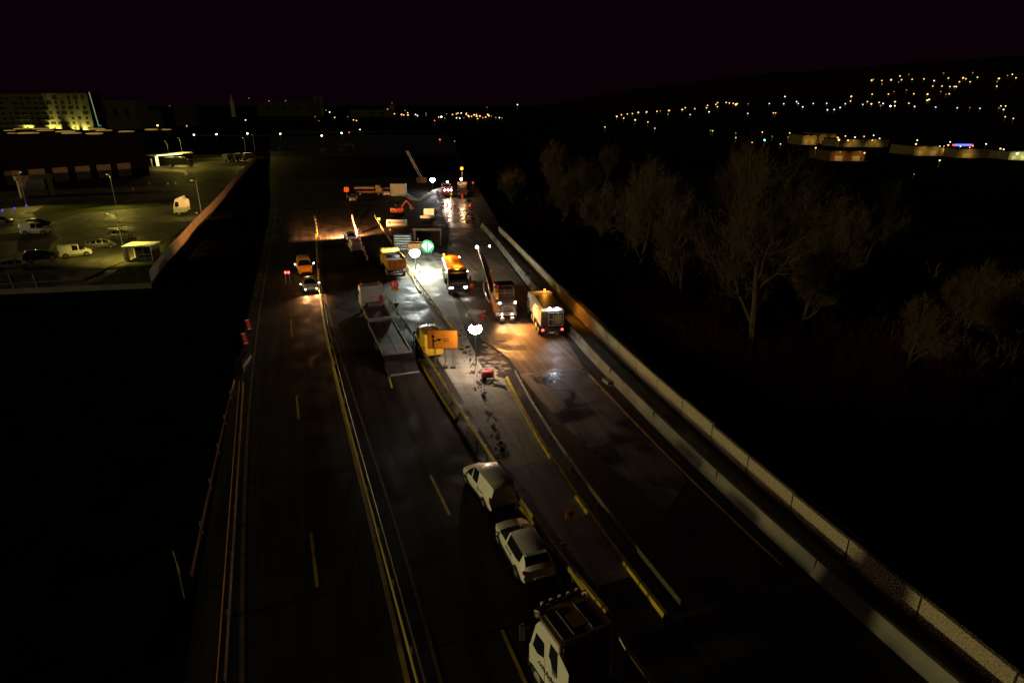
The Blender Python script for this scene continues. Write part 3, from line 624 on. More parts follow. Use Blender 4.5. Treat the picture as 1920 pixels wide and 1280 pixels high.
# yellow van -------------------------------------------------------
A = P(797, 636); B = P(825, 668)
YV = thing('works_van', (B.x-.5, B.y-.5, .012), head(P(830, 662), P(797, 606)), 'yellow works van with shiny ribbed roof parked behind the orange direction board', 'van')
BV = [(x*1.22+2.6, a, hw*1.08, zt*1.05, hb*1.08, zr*1.3, hr*1.25) for (x, a, hw, zt, hb, zr, hr) in VAN]
loft(YV, BV, YEL, [3], {3: 0, 5: 1}, [])
for x in (4.2, .95):
    for s in (1, -1):
        M().cyl((x, s*.9, .36), (x, s*.99, .36), .42, n=18).build('wheel_arch', DARK, YV); wheel(YV, x, s*1.01, .35)
for k in range(7): M().box((1.4, -.72+k*.24, 2.45), (2.9, .07, .07)).build('roof_rib', mat('glossy_ochre', (.7, .4, .08), .22, .5), YV)
M().box((4.6, .6, 2.1), (.1, .4, .1)).build('roof_lamp', REFL, YV)
for s in (1, -1): M().box((3.9, s*1.12, 1.35), (.14, .22, .3)).build('mirror', DARK, YV, bevel=.03)
M().box((-.1, 0, 1.3), (.03, .02, 1.7)).build('door_seam', DARK, YV)
for s in (1, -1): M().box((-.05, s*.9, 1.1), (.1, .12, .5)).build('tail_light', REDL, YV)
# direction board --------------------------------------------------
c0 = P(806, 653, 1.9); bx = [P(820, 690), P(835, 690), P(851, 690)]
DB = thing('direction_sign', (bx[1].x, bx[1].y, .012), 0, 'large orange direction board with a black fork arrow on three posts', 'sign')
zc = 2.75; sw_, sh_ = 2.75, 1.75; xo = -.1
SGN = mat('orange_sign_film', (.9, .3, .02), .5, var=.05)
M().box((xo, 0, zc), (sw_, .05, sh_)).build('board', SGN, DB, bevel=.01)
m = M()
for z_ in (-1, 1): m.box((xo, -.02, zc+z_*(sh_/2-.02)), (sw_, .05, .04))
for x_ in (-1, 1): m.box((xo+x_*(sw_/2-.02), -.021, zc), (.04, .05, sh_))
m.build('board_edge', DARK, DB)
def fl(par, name, polys, mt_, y=-.03):
    m = M()
    for p_ in polys: m.prism(p_, y-.006, y)
    return m.build(name, mt_, par)
ax = xo-.88; az = zc
fl(DB, 'arrow', [[(ax-.05, az-.82), (ax+.05, az-.82), (ax+.05, az+.28), (ax-.05, az+.28)], [(ax-.17, az+.2), (ax+.17, az+.2), (ax, az+.48)], [(ax+.04, az-.24), (ax+.55, az-.07), (ax+.52, az+.02), (ax+.04, az-.12)], [(ax+.42, az+.13), (ax+.78, az+.0), (ax+.5, az-.2)]], BODYK)
fl(DB, 'lettering', [[(xo+x_, zc+z_), (xo+x_+w_, zc+z_), (xo+x_+w_, zc+z_+.07), (xo+x_, zc+z_+.07)] for z_, row in ((.02, ((0, .09), (.11, .06), (.2, .1), (.32, .07), (.42, .1))), (-.17, ((0, .07), (.09, .1), (.21, .07), (.3, .1), (.42, .08)))) for x_, w_ in row], INK)
fl(DB, 'red_lettering', [[(xo-1.25+q*.13, zc+z_), (xo-1.17+q*.13, zc+z_), (xo-1.17+q*.13, zc+z_+.09), (xo-1.25+q*.13, zc+z_+.09)] for z_ in (.68, .52) for q in range(5)], RED)
for q in (-.85, 0, .72):
    M().box((q, .05, 1.85), (.08, .06, 3.5)).build('post', STL, DB); M().box((q, 0, .1), (.45, .45, .18)).build('ballast_foot', mat('dark_rubber_block', (.06, .06, .05), .8), DB, bevel=.03)
    M().cyl((q, .05, .9), (q, .9, .12), .025, n=6).build('brace', STL, DB)
# balloon lights ----------------------------------------------------
def balloon(name, base, z, r, L, col, label, cap=True, mast=DARK):
    o = thing(name, (base[0], base[1], .012), 0, label, 'balloon light', 'balloon lights on tripods')
    e = mat('glow_'+name+str(round(L)), (1, 1, 1), emit=col, es=L)
    m = M(); m.sph((0, 0, z), r, .86, 24, 14)
    m.v = [(x*(1+.12*(1-abs(q-z)/(r*.86))), y*(1+.12*(1-abs(q-z)/(r*.86))), min(q, z+r*.65)) for x, y, q in m.v]; m.build('balloon', e, o, smooth=True)
    if cap: M().cyl((0, 0, z+r*.66), (0, 0, z+r*.76), r*.62, r*.5, n=24).build('balloon_cap', mat('red_cap', (.6, .12, .07), .6), o, smooth=True)
    M().cyl((0, 0, .9), (0, 0, z-r*.6), .035, n=8).build('mast', mast, o)
    M().cyl((0, 0, .5), (0, 0, z*.5), .05, n=8).build('mast_sleeve', mast, o)
    for k in range(3):
        a = k*2.1+.4; M().cyl((0, 0, 1.1), (.75*math.cos(a), .75*math.sin(a), 0), .025, n=6).build('leg', mast, o)
    return o
balloon('balloon_light', P(893, 693), 3.85, .52, 130, (1, .76, .6), 'glowing round balloon light with a red cap beside the orange direction board')
balloon('balloon_light', P(780, 513), 2.9, .64, 520, (.9, 1, .88), 'dazzling white balloon light flooding the lane beside the dump truck', cap=False)
balloon('balloon_light', P(812, 362), 3.4, .62, 110, (.85, .92, 1), 'small white balloon light on a mast at the far end of the site', cap=False)
# red generator and hose near the balloon
g = P(914, 712); GE = thing('generator', (g.x, g.y, .012), .15, 'small red generator box on the joint beside the near balloon light', 'generator')
M().box((0, 0, .55), (.95, .6, .6)).build('housing', RED, GE, bevel=.06)
m = M(); m.tube([(-.5, -.33, .15), (-.5, -.33, .95), (.5, -.33, .95), (.5, -.33, .15)], .035); m.tube([(-.5, .33, .15), (-.5, .33, .95), (.5, .33, .95), (.5, .33, .15)], .035); m.build('frame', REFL, GE)
M().box((.1, -.31, .5), (.4, .04, .3)).build('control_panel', BODYK, GE)
for s in (1, -1): M().cyl((-.3, s*.36, .18), (-.3, s*.42, .18), .18, n=12).build('wheel', RUB, GE)
g = P(926, 722); m = M(); m.cyl((0, 0, .14), (1.0, -.55, .14), .14, n=12); m.cyl((-.2, .5, .1), (-.5, .1, .1), .09, n=8); tag(m.build('pipe_roll', mat('grey_plastic', (.2, .2, .19), .5), loc=(g.x, g.y, .012)), 'grey pipe lying on the ground beside the red generator', 'pipe')
m = M(); pts = [P(x, y, .03) for x, y in ((893, 695), (890, 712), (893, 725), (899, 740), (907, 757), (912, 770))]; m.tube([tuple(q) for q in pts], .06, 8)
tag(m.build('hose', mat('pale_hose_cloth', (.42, .36, .3), .7)), 'pale hose lying from the foot of the near balloon light', 'hose')
# round sign -----------------------------------------------------------
g = P(742, 571); RS = thing('road_sign', (g.x, g.y, .012), 0, 'round red road sign with white marks and an orange plate beside the low loader', 'sign')
M().cyl((0, .02, 0), (0, .02, 2.6), .035, n=8).build('post', GRY, RS); M().box((0, .1, .1), (.6, .5, .2)).build('ballast_foot', mat('dark_rubber_block'), RS)
M().cyl((0, 0, 2.45), (0, -.03, 2.45), .5, n=28).build('sign_disc', mat('sign_red', (.85, .03, .03), .4), RS)
fl(RS, 'white_symbol', [[(-.28, 2.6), (.05, 2.74), (.1, 2.66), (-.2, 2.52)], [(-.3, 2.45), (-.1, 2.45), (-.1, 2.2), (-.2, 2.2)], [(.05, 2.3), (.2, 2.45), (.3, 2.4), (.12, 2.2)], [(.0, 2.52), (.3, 2.55), (.3, 2.48), (0, 2.45)]], REFL, -.034)
M().box((0, -.01, 1.85), (.95, .03, .32)).build('lower_plate', ORA, RS)
# small orange sign at lower right lane
g = P(1068, 1003); OS = thing('road_sign', (g.x, g.y, .012), .3, 'small orange square sign with a black mark between the two guardrails', 'sign')
M().cyl((0, .02, 0), (0, .02, 1.5), .025, n=8).build('post', STL, OS); M().box((0, 0, 1.35), (.55, .03, .55)).build('sign_panel', SGN, OS)
fl(OS, 'black_mark', [[(-.04, 1.2), (.06, 1.2), (.06, 1.52), (-.04, 1.52)], [(-.16, 1.36), (-.04, 1.5), (-.04, 1.42)], [(.06, 1.5), (.17, 1.46), (.06, 1.42)]], BODYK, -.017)
g = P(1058, 1028); m = M().box((0, 0, .3), (.5, .12, .12)); m.cyl((0, 0, 0), (0, 0, .3), .03, n=6); tag(m.build('marker_post', ORA, loc=(g.x, g.y, .012), rz=.2), 'short orange marker lying low below the small orange sign', 'marker')
# green round logo board
g = P(802, 478); GB = thing('round_board', (g.x, g.y, .012), 0, 'round green board with a white diamond split by a green bar', 'sign')
M().cyl((0, 0, 1.35), (0, -.05, 1.35), 1.05, n=36).build('disc', mat('green_film', (.02, .42, .2), .5), GB)
fl(GB, 'white_diamond', [[(-.98, 1.42), (-.1, 2.2), (-.1, .6)], [(.98, 1.42), (.1, 2.2), (.1, .6)]], mat('white_diamond_film', (.9, .9, .85), .5), -.055)
for s in (1, -1): M().cyl((s*.6, .1, 0), (s*.6, .1, 2.1), .05, n=6).build('post', GRY, GB)
# site clutter between the far balloon and the banner
g = P(757, 467); o = thing('slab_stack', (g.x, g.y, .012), 0, 'stack of pale panels with dark gaps next to the orange crate', 'stack')
for k in range(6): M().box((0, 0, .2+k*.42), (2.7, 1.6, .24)).build('panel', mat('pale_grey_panel', (.42, .44, .42), .5), o)
M().box((.1, .3, 1.2), (2.3, 1.0, 2.2)).build('frame', DARK, o)
g = P(779, 471); o = thing('site_crate', (g.x, g.y, .012), 0, 'orange open crate between the panel stack and the green round board', 'crate')
m = M(); m.box((0, -.9, .75), (1.9, .08, 1.3)); m.box((0, .9, .75), (1.9, .08, 1.3)); m.box((-.93, 0, .75), (.08, 1.75, 1.3)); m.box((.93, 0, .75), (.08, 1.75, 1.3)); m.build('box_sides', mat('orange_crate_paint', (.6, .26, .08), .6, var=.4), o)
M().box((0, 0, 1.15), (1.75, 1.7, .3)).build('contents', DARK, o); M().box((0, -.95, .25), (1.9, .04, .3)).build('lower_band', mat('pale_steel'), o)
g = P(803, 462); o = thing('steel_gantry', (g.x, g.y, .012), 0, 'rusty brown gantry beam on two legs behind the green round board', 'gantry')
M().box((0, 0, 2.9), (4.6, 1.6, .22)).build('deck', BROWN, o); M().box((0, -.85, 3.0), (4.7, .1, .35)).build('beam', BROWN, o)
for x in (-2.2, 2.2): M().box((x, -.6, 1.45), (.14, .14, 2.8)).build('leg', BROWN, o); M().box((x, .6, 1.45), (.14, .14, 2.8)).build('leg', BROWN, o)
M().cyl((-2.0, -1.1, .1), (-1.2, -2.6, 1.9), .07, n=6).build('brace', OCH, o)
g = P(745, 433); o = thing('site_trailer', (g.x, g.y, .012), 0, 'white banner trailer with a red emblem and one line of lettering', 'trailer')
M().box((0, 0, 1.55), (3.9, .25, 1.15)).build('banner', WHITE, o, bevel=.02); M().box((0, .5, .7), (3.9, 1.5, .35)).build('trailer_bed', BROWN, o)
fl(o, 'emblem', [[(-1.6, 1.3), (-1.1, 1.3), (-1.1, 1.85), (-1.6, 1.85)]], mat('emblem_red', (.6, .12, .06), .5), -.13)
fl(o, 'lettering', [[(-.9+q*.24, 1.5), (-.72+q*.24, 1.5), (-.72+q*.24, 1.66), (-.9+q*.24, 1.66)] for q in range(10)], INK, -.13)
for s in (1.3, -1.3): wheel(o, s, -.2, .35)
g = P(745, 405); o = thing('excavator', (g.x, g.y, .012), .8, 'dark orange digger standing behind the white banner trailer', 'digger')
M().box((0, 0, 1.3), (2.2, 1.8, .9)).build('upper_body', mat('dull_orange', (.45, .1, .03), .6), o, bevel=.08); M().box((.5, .5, 2.1), (1.1, .8, 1.0)).build('cab', BODYK, o, bevel=.08)
for s in (1, -1): M().prism([(-1.3, .3), (-1, 0), (1, 0), (1.3, .3), (1, .7), (-1, .7)], s*.8-.2, s*.8+.2).build('crawler_track', RUB, o)
m = M(); m.tube([(1.1, 0, 1.6), (2.6, 0, 3.0), (3.9, 0, 1.6)], .14); m.build('arm', mat('dull_orange'), o); M().box((3.9, 0, 1.3), (.5, .8, .6)).build('bucket', BROWN, o)
g = P(803, 414); o = thing('site_van', (g.x, g.y, .012), 1.5, 'dark flatbed with a pale cab roof above the green round board', 'truck')
cab(o, 2.8, WHITE, wd=2.2, h=2.3, L=1.6, low=.5); chassis(o, 1.2, -2.6, .6); M().box((-.7, 0, .95), (3.6, 2.2, .12)).build('load_bed', GRY, o); M().box((-2.5, 0, 1.2), (.1, 2.2, .5)).build('tailboard', mat('pale_steel'), o); twheels(o, (2.0, -1.6), wd=2.1, r=.38)
# far end of the site
g = P(693, 366); o = thing('flatbed_truck', (g.x, g.y, .012), 0., 'yellow and orange flatbed truck standing side on in the dark far end', 'truck')
cab(o, 3.6, mat('dull_ochre_paint', (.22, .15, .03), .6), wd=2.3, h=2.7, L=1.7, low=.6); chassis(o, 1.9, -3.6, .7); M().box((-1.0, 0, 2.0), (5.2, 2.3, .5)).build('load', mat('dull_ochre_paint'), o); M().box((-.8, 0, 1.0), (5.0, 2.35, .4)).build('load_bed', mat('dull_orange_bed', (.25, .07, .03), .6), o); twheels(o, (2.6, -2.2), wd=2.3, r=.45)
g = P(747, 368); o = thing('tall_cabin', (g.x, g.y, .012), 0, 'tall plain grey container panel standing at the far end of the site', 'container')
M().box((0, 1, 1.6), (3.9, 2.2, 3.1)).build('container_body', mat('pale_grey_container', (.34, .38, .34), .6), o, bevel=.04)
for k in range(9): M().box((-1.8+k*.45, -.11, 1.6), (.08, .04, 2.9)).build('corrugation', mat('pale_grey_container'), o)
car('van', 'site_van', (P(727, 366).x, P(727, 366).y, .012), -1.5, mat('pinkish_white_paint', (.6, .5, .48), .4), 'small pale van beside the tall grey container', 'van')
car('car', 'site_car', (P(663, 376).x, P(663, 376).y, .012), -1.45, mat('dull_white_paint', (.35, .33, .35), .4), 'dull pale car parked below the orange panel at the far end', 'car')
g = P(651, 372); o = thing('orange_panel', (g.x, g.y, .012), 0, 'small orange warning panel on a post at the far left of the site', 'sign'); M().box((0, 0, 2.2), (1.25, .06, 1.2)).build('panel', mat('bright_orange_film', (.95, .16, .02), .5), o); M().cyl((0, .05, 0), (0, .05, 1.7), .05, n=6).build('post', GRY, o)
g = P(790, 345); o = thing('crane', (g.x, g.y, .012), 0, 'pale leaning crane boom rising out of the dark beyond the site', 'crane')
tp = Q(763, 283, g.y) - Vector((g.x, g.y, 0)); m = M()
def lat(m, a, b, w_):
    a = Vector(a); b = Vector(b); n = 12
    for s in ((-w_, 0), (w_, 0)): m.cyl(a+Vector((s[0], 0, 0)), b+Vector((s[0]*.7, 0, 0)), .09, n=5)
    for k in range(n): m.cyl(a.lerp(b, k/n)+Vector((-w_, 0, 0)), a.lerp(b, (k+1)/n)+Vector((w_, 0, 0)), .05, n=4)
lat(m, (0, 0, 2), tp, .35); m.build('boom', mat('pale_boom', (.5, .42, .38), .5), o); M().box((.3, 0, 1.2), (3, 2, 1.6)).build('base_body', BROWN, o, bevel=.1)
m = M(); cc = curve([(752, 363), (765, 371), (778, 376)], deg=1); pts = [P(x, y)[:2] for x, y in ((748, 361), (757, 366), (767, 372), (778, 376), (790, 377), (798, 374), (806, 368), (814, 363), (822, 360), (830, 359))]
sp = [Vector(p) for p in pts]; vs = []
for i, p in enumerate(sp):
    d = (sp[min(i+1, len(sp)-1)]-sp[max(i-1, 0)]).normalized(); n_ = Vector((-d.y, d.x)); 
    for o_, z_ in ((-.5, 0), (-.3, .3), (.3, .5+.4*(i > 6)), (1.6, .1)): vs.append((p.x+n_.x*o_, p.y+n_.y*o_, z_))
m.add(vs, [(4*i+j, 4*i+j+4, 4*i+j+5, 4*i+j+1) for i in range(len(sp)-1) for j in range(3)])
tag(m.build('earth_bank', mat('pale_earth', (.4, .38, .3), .9, bump=.4), smooth=True), kind='structure')
# far paving machines
g = P(838, 368); o = thing('paving_machine', (g.x, g.y, .012), -1.4, 'far paving machine with red and white lamps above shining wet asphalt', 'paver')
m = M(); m.box((-1.5, 0, 1.4), (4.5, 2.5, 1.3)); m.prism([(.8, .6), (2.6, .6), (3.0, 1.9), (.8, 1.9)], -1.4, 1.4); m.build('machine_body', mat('dull_red_machine', (.3, .06, .04), .6), o, bevel=.08)
M().box((-1.8, 0, 3.0), (2.2, 2.4, .1)).build('canopy', BROWN, o)
m = M()
for x in (-.8, -2.8):
    for y in (-1, 1): m.cyl((x, y, 2), (x, y, 3), .05, n=5)
m.build('canopy_post', STL, o)
for k, s in enumerate((.9, .2, -.7)): M().sph((2.95, s, 1.9), .2).build('work_lamp', L_W, o)
for s in (1.2, -.9): M().sph((1.9, s, 2.4), .25).build('red_lamp', mat('dim_red_lamp', (1, .1, .1), emit=(1, .05, .05), es=.9), o)
M().sph((-.5, .3, 3.6), .22).build('mast_lamp', L_B, o); M().cyl((-.5, .3, 3), (-.5, .3, 3.6), .05, n=5).build('mast', STL, o)
spot(o, (3.2, 0, 2.0), (8, .3, 0), 2600, (1, .68, .42), 110, .8)
g = P(867, 366); o = thing('roller_truck', (g.x, g.y, .012), -1.5, 'far truck with a blazing amber beacon on top at the end of the lane', 'truck')
cab(o, 2.6, BROWN, wd=2.4, h=2.6, L=1.8, low=.6); chassis(o, .8, -6, .8); M().box((-2.6, 0, 1.9), (6, 2.4, 1.7)).build('truck_body', mat('tan_steel'), o, bevel=.05); twheels(o, (1.7, -3.6, -4.8))
for k in range(4): M().box((-.5-k*1.5, 0, 2.85), (.5, 2.6, .12)).build('body_rib', mat('tan_steel'), o)
M().cyl((-3, 0, 2.8), (-3, 0, 6.4), .06, n=6).build('mast', STL, o); M().sph((-3, 0, 6.6), .42).build('beacon', L_A, o)
M().sph((-.2, -.2, 4.1), .3).build('lamp', L_HL, o); M().cyl((-.2, -.2, 2.6), (-.2, -.2, 4.1), .05, n=6).build('mast', STL, o)
point(o, (-1.4, 0, 4.6), 700, (1, .5, .18), .3)
# cars with lamps at the row of red and white markers
car('car', 'site_car', (P(657, 450).x, P(657, 450).y, .012), 1.95, mat('dull_white_paint'), 'car with lit red tail lamps and headlamps fanning over the road', 'car', hl=52000, tl=True)
car('van', 'site_van', (P(666, 469).x, P(666, 469).y, .012), 1.95, mat('pinkish_white_paint'), 'dim pale van standing right behind the car with lit tail lamps', 'van')
def marker(loc, label, rz=0, tall=1.0, wd=.25, group='red and white marker posts beside the queueing cars', plain=False):
    o = thing('delineator', loc, rz, label, 'marker post', group)
    M().box((0, 0, tall*.55), (wd, .05, tall*.9)).build('panel', RED, o)
    m = M()
    if plain:
        for z_ in (.13, .98): M().box((0, -.03, tall*z_), (wd+.04, .02, .06)).build('pale_edge', REFL, o)
        M().box((0, 0, .06), (.45, .35, .12)).build('foot', RUB, o); return o
    for k in range(3): m.prism([(-wd/2, tall*(.25+k*.27)), (wd/2, tall*(.33+k*.27)), (wd/2, tall*(.42+k*.27)), (-wd/2, tall*(.34+k*.27))], -.032, -.027)
    m.build('white_stripe', REFL, o); M().box((0, 0, .06), (.45, .35, .12)).build('foot', RUB, o)
    return o
mk = None
for x, y in ((661, 406), (662, 412), (664, 419), (667, 427), (670, 435), (673, 442), (675, 450), (678, 458), (682, 466), (685, 475), (689, 484)):
    p = P(x, y+6); L_ = 'red and white marker post in the row right of the car with lit tail lamps'
    if mk is None: mk = marker((p.x, p.y, .012), L_, .2, 1.0, .26)
    else: copy_tree(mk, (p.x, p.y, .012), .2, L_)
point(mk, (.3, -1.2, .7), 20, (1, .35, .2), .1)
g = P(469, 619); marker((g.x, g.y, .012), 'upper one of two leaning red marker boards at the left verge', -.15, 1.15, .36, 'red marker boards at the left verge', plain=True).rotation_euler = (0, -.18, -.15)
g = P(463, 646); marker((g.x, g.y, .012), 'lower one of two leaning red marker boards, nearer the guardrail ends', -.15, 1.2, .38, 'red marker boards at the left verge', plain=True).rotation_euler = (0, -.2, -.15)
g = P(449, 700); o = thing('rail_end_panel', (g.x, g.y, .012), .1, 'dark panel where the left guardrails begin below the marker boards', 'panel')
m = M(); m.prism([(-.35, 0), (.35, 0), (.35, 1.15), (-.35, 1.15)], 0, 2.6); m.build('panel_body', BODYK, o); M().box((.38, 1.3, .6), (.04, 2.6, .3)).build('side_rail', RAILM, o)
g = P(711, 420); o = thing('reflector_post', (g.x, g.y, .012), 0, 'small bright yellow-green reflector on the guardrail above the dump truck', 'reflector'); M().box((0, 0, .9), (.5, .06, .7)).build('reflector', mat('lime_glow_film', (.75, .8, .1), emit=(.8, .8, .1), es=.35), o); M().box((0, 0, .3), (.1, .1, .6)).build('post', GRY, o)  # reflector film glows itself in place of light thrown back
g = P(345, 1112); o = thing('sign_back', (g.x, g.y, 0), -.9, 'grey back of a leaning sign on a thin post left of the left guardrail', 'sign')
M().cyl((0, 0, -.3), (0, 0, 2.0), .04, n=8).build('post', STL, o); m = M(); m.box((0, 0, 1.9), (1.2, .03, .3), ry=.5); m.build('sign_panel', GRY, o)
# oncoming vehicles on the left carriageway
A = P(565, 551); cF = car('car', 'oncoming_car', (A.x+.5, A.y+2.1, .012), head(P(565, 500), P(565, 551))+.06, mat('silver_paint', (.45, .46, .42), .3, coat=.4), 'pale car with lit headlamps coming along the left carriageway', 'car', hl=900)
point(cF, (3.2, 0, 1.5), 14, (1, .8, .5), .2)
for s in (1, -1): M().sph((.95, s*1.12, 1.02), .07).build('mirror_glint', L_HL, cF)  # glowing balls stand for light caught by the mirrors
A = P(560, 517); cV = car('van', 'oncoming_van', (A.x+.2, A.y+2.2, .012), head(P(561, 480), P(561, 524))+.06, mat('amber_lit_van_body', (.85, .36, .04), .45), 'amber glowing van following the pale car on the left carriageway', 'van', sc=1.08)  # amber light on the van put into its body colour
point(cV, (3.6, .0, 2.0), 120, (1, .38, .04), .2)
for s in (1, -1): M().sph((.95, s*1.15, 1.3), .08).build('mirror_glint', L_HL, cV)  # mirror glints drawn as glowing balls here too
g = P(541, 533); o = thing('warning_lamp_stand', (g.x, g.y, .012), 0, 'stand with two lit red lamps beside the amber van', 'warning lamp')
for s in (-.2, .2): M().sph((s, 0, 1.6), .16).build('red_lamp', L_R, o); M().cyl((s*1.6, 0, 0), (s, 0, 1.5), .03, n=6).build('leg', STL, o)
# ---------------------------------------------------------------- people
def person(name, loc, rz, label, pose='stand', coat=HIV, group='road workers'):
    if pose == 'stand':
        J = {'pel': (0, 0, .95), 'ch': (.02, 0, 1.25), 'nk': (.03, 0, 1.5), 'hd': (.05, 0, 1.62), 'sl': (0, .2, 1.43), 'el': (-.02, .28, 1.15), 'wl': (.12, .26, .92), 'sr': (0, -.2, 1.43), 'er': (-.04, -.27, 1.15), 'wr': (.1, -.28, .92), 'hl': (0, .1, .9), 'kl': (.05, .12, .5), 'al': (0, .13, .1), 'tl': (.17, .15, .04), 'hr': (0, -.1, .9), 'kr': (.0, -.13, .5), 'ar': (-.08, -.14, .1), 'tr': (.1, -.17, .04)}
    else:
        J = {'pel': (-.15, 0, .38), 'ch': (.08, 0, .62), 'nk': (.25, 0, .85), 'hd': (.36, 0, .95), 'sl': (.2, .2, .8), 'el': (.42, .26, .6), 'wl': (.58, .16, .4), 'sr': (.2, -.2, .8), 'er': (.42, -.26, .6), 'wr': (.58, -.12, .36), 'hl': (-.12, .12, .36), 'kl': (.28, .2, .52), 'al': (.02, .18, .1), 'tl': (.2, .2, .04), 'hr': (-.12, -.12, .36), 'kr': (.25, -.2, .35), 'ar': (-.15, -.16, .1), 'tr': (.02, -.18, .04)}
    Ed = [('pel', 'ch', .15), ('ch', 'nk', .07), ('ch', 'sl', .08), ('sl', 'el', .055), ('el', 'wl', .04), ('ch', 'sr', .08), ('sr', 'er', .055), ('er', 'wr', .04), ('pel', 'hl', .11), ('hl', 'kl', .075), ('kl', 'al', .055), ('al', 'tl', .045), ('pel', 'hr', .11), ('hr', 'kr', .075), ('kr', 'ar', .055), ('ar', 'tr', .045), ('nk', 'hd', .085)]
    ks = list(J); me = bpy.data.meshes.new(name); vs = [J[k] for k in ks]; ed = [(ks.index(a), ks.index(b)) for a, b, r in Ed]; rad = {'pel': .15, 'ch': .17}
    for a, b, r in Ed: rad.setdefault(b, r)
    for sd, s in (('l', 1), ('r', -1)):           # fingers and thumb
        wv = Vector(J['w'+sd]); ev = Vector(J['e'+sd]); d = (wv-ev).normalized(); pi = len(vs); vs.append(tuple(wv+d*.06)); ed.append((ks.index('w'+sd), pi)); rad[pi] = .03
        for q, ln in ((-1.5, .07), (-.5, .085), (.5, .08), (1.5, .065)):
            i = len(vs); vs.append(tuple(wv+d*(.06+ln)+Vector((q*.016, 0, -.01)))); ed.append((pi, i)); rad[i] = .009
        i = len(vs); vs.append(tuple(wv+d*.07+Vector((.05, -s*.03, 0)))); ed.append((pi, i)); rad[i] = .01
    me.from_pydata(vs, ed, []); o = bpy.data.objects.new(name, me); COL.objects.link(o)
    md = o.modifiers.new('skin', 'SKIN')
    for i, v in enumerate(me.skin_vertices[0].data):
        r = rad.get(i, rad.get(ks[i] if i < len(ks) else i, .05)); v.radius = (r, r)
    me.skin_vertices[0].data[0].use_root = True
    sb = o.modifiers.new('sub', 'SUBSURF'); sb.levels = sb.render_levels = 1
    me.materials.append(coat); o.location = loc; o.rotation_euler = (0, 0, rz); tag(o, label, 'person', group)
    h = Vector(J['hd']); M().sph((h.x, h.y, h.z+.02), .1, 1.15, 12, 8).build('face', SKIN, o, smooth=True)
    M().sph((h.x-.01, h.y, h.z+.08), .125, .8, 12, 8).build('helmet', REFL if pose != 'stand' else HIY, o, smooth=True)
    m = M()
    m.cyl((J['ch'][0], 0, J['ch'][2]-.1), (J['ch'][0]+.01, 0, J['ch'][2]-.04), .187, n=14)
    for s in 'lr': k = Vector(J['k'+s]); a = Vector(J['a'+s]); q = k.lerp(a, .45); m.cyl(q, k.lerp(a, .6), .08, n=10)
    m.build('reflective_band', REFL, o)
    return o
def pl(px, py): g = P(px, py); return (g.x, g.y, .012)
person('person', pl(886, 551), -1.2, 'worker in red high-visibility clothes standing beside the truck with the orange load')
person('person', pl(903, 601), .4, 'crouching worker in red and white clothes beside the milling machine', 'crouch', RED)
person('person', pl(820, 369), -1.5, 'worker in red standing on the pale earth bank by the far balloon light')
person('person', pl(823, 372), -.5, 'worker in red close behind the one on the pale earth bank', 'stand', RED)
person('person', pl(839, 394), -1.6, 'worker in red standing in the bright wet reflection below the far paver')
person('person', pl(846, 373), -1.2, 'worker in bright yellow between the far paver and the beacon truck', 'stand', HIY)
person('person', pl(852, 384), 2.4, 'crouching worker at the right rim of the bright wet reflection', 'crouch')
person('person', pl(867, 376), -1.3, 'worker with a dim red jacket in front of the far beacon truck')
person('person', pl(786, 512), 2., 'worker with pale clothes bending at the foot of the dazzling balloon light', 'crouch', mat('pale_clothes', (.6, .5, .45), .8))
for x, y in ((881, 397), (887, 352)):
    g = P(x, y); o = thing('marker_lamp', (g.x, g.y, .012), 0, 'small red lamp post right of the far lane, '+('lower one' if y > 380 else 'upper one'), 'lamp'); M().cyl((0, 0, 0), (0, 0, 1.2), .05, n=6).build('post', GRY, o); M().sph((0, 0, 1.4), .28).build('lamp', mat('dim_red_lamp'), o)
# ---------------------------------------------------------------- car park on the left
GRASS = road_mat('rough_grass', (.018, .025, .008), (.06, .07, .02), streak=.2, wet=(.9, 1), fine=4., spec=.1)
LOT = road_mat('car_park_asphalt', (.045, .042, .035), (.1, .09, .07), streak=.3, wet=(.5, .85), spec=.3)
sheet('car_park', [(-700, 548), (-500, 420), (-60, 395), (0, 350), (150, 320), (290, 298), (340, 290), (480, 290), (483, 303), (455, 335), (420, 370), (385, 405), (330, 452), (295, 495), (262, 520), (150, 538)], LOT, -.05)
def strip(name, px, mt_, z=-.04): return sheet(name, px, mt_, z)
strip('grass_verge', [(240, 494), (190, 524), (160, 534), (290, 532), (318, 480), (400, 400), (390, 398), (340, 430), (300, 470)], GRASS)
strip('grass_verge', [(0, 440), (60, 432), (100, 438), (95, 446), (50, 451), (0, 452)], GRASS)
strip('grass_verge', [(100, 376), (180, 368), (230, 380), (330, 372), (330, 384), (150, 400), (80, 420), (60, 400)], GRASS, -.044)
for a, b in (((0, 533), (155, 524)), ((155, 524), (236, 487)), ((300, 452), (330, 438))):
    pa = P(*a, 0); pb = P(*b, 0); d = pb-pa; m = M().box((0, 0, 0), (d.length, .18, .14)); tag(m.build('kerb', CONC, loc=((pa.x+pb.x)/2, (pa.y+pb.y)/2, 0), rz=math.atan2(d.y, d.x)), kind='structure')
for i in range(7):
    p_ = [P(95+i*4, 427+i*4), P(165+i*5-i*9, 417+i*4)]; pts = sorted([q[:2] for q in [P(92+i*2, 432-i*4), P(175-i*3, 424-i*3)]], key=lambda q: q[1])
    tag(line(pts, .16, -.03).build('bay_line', WLINE), kind='structure')
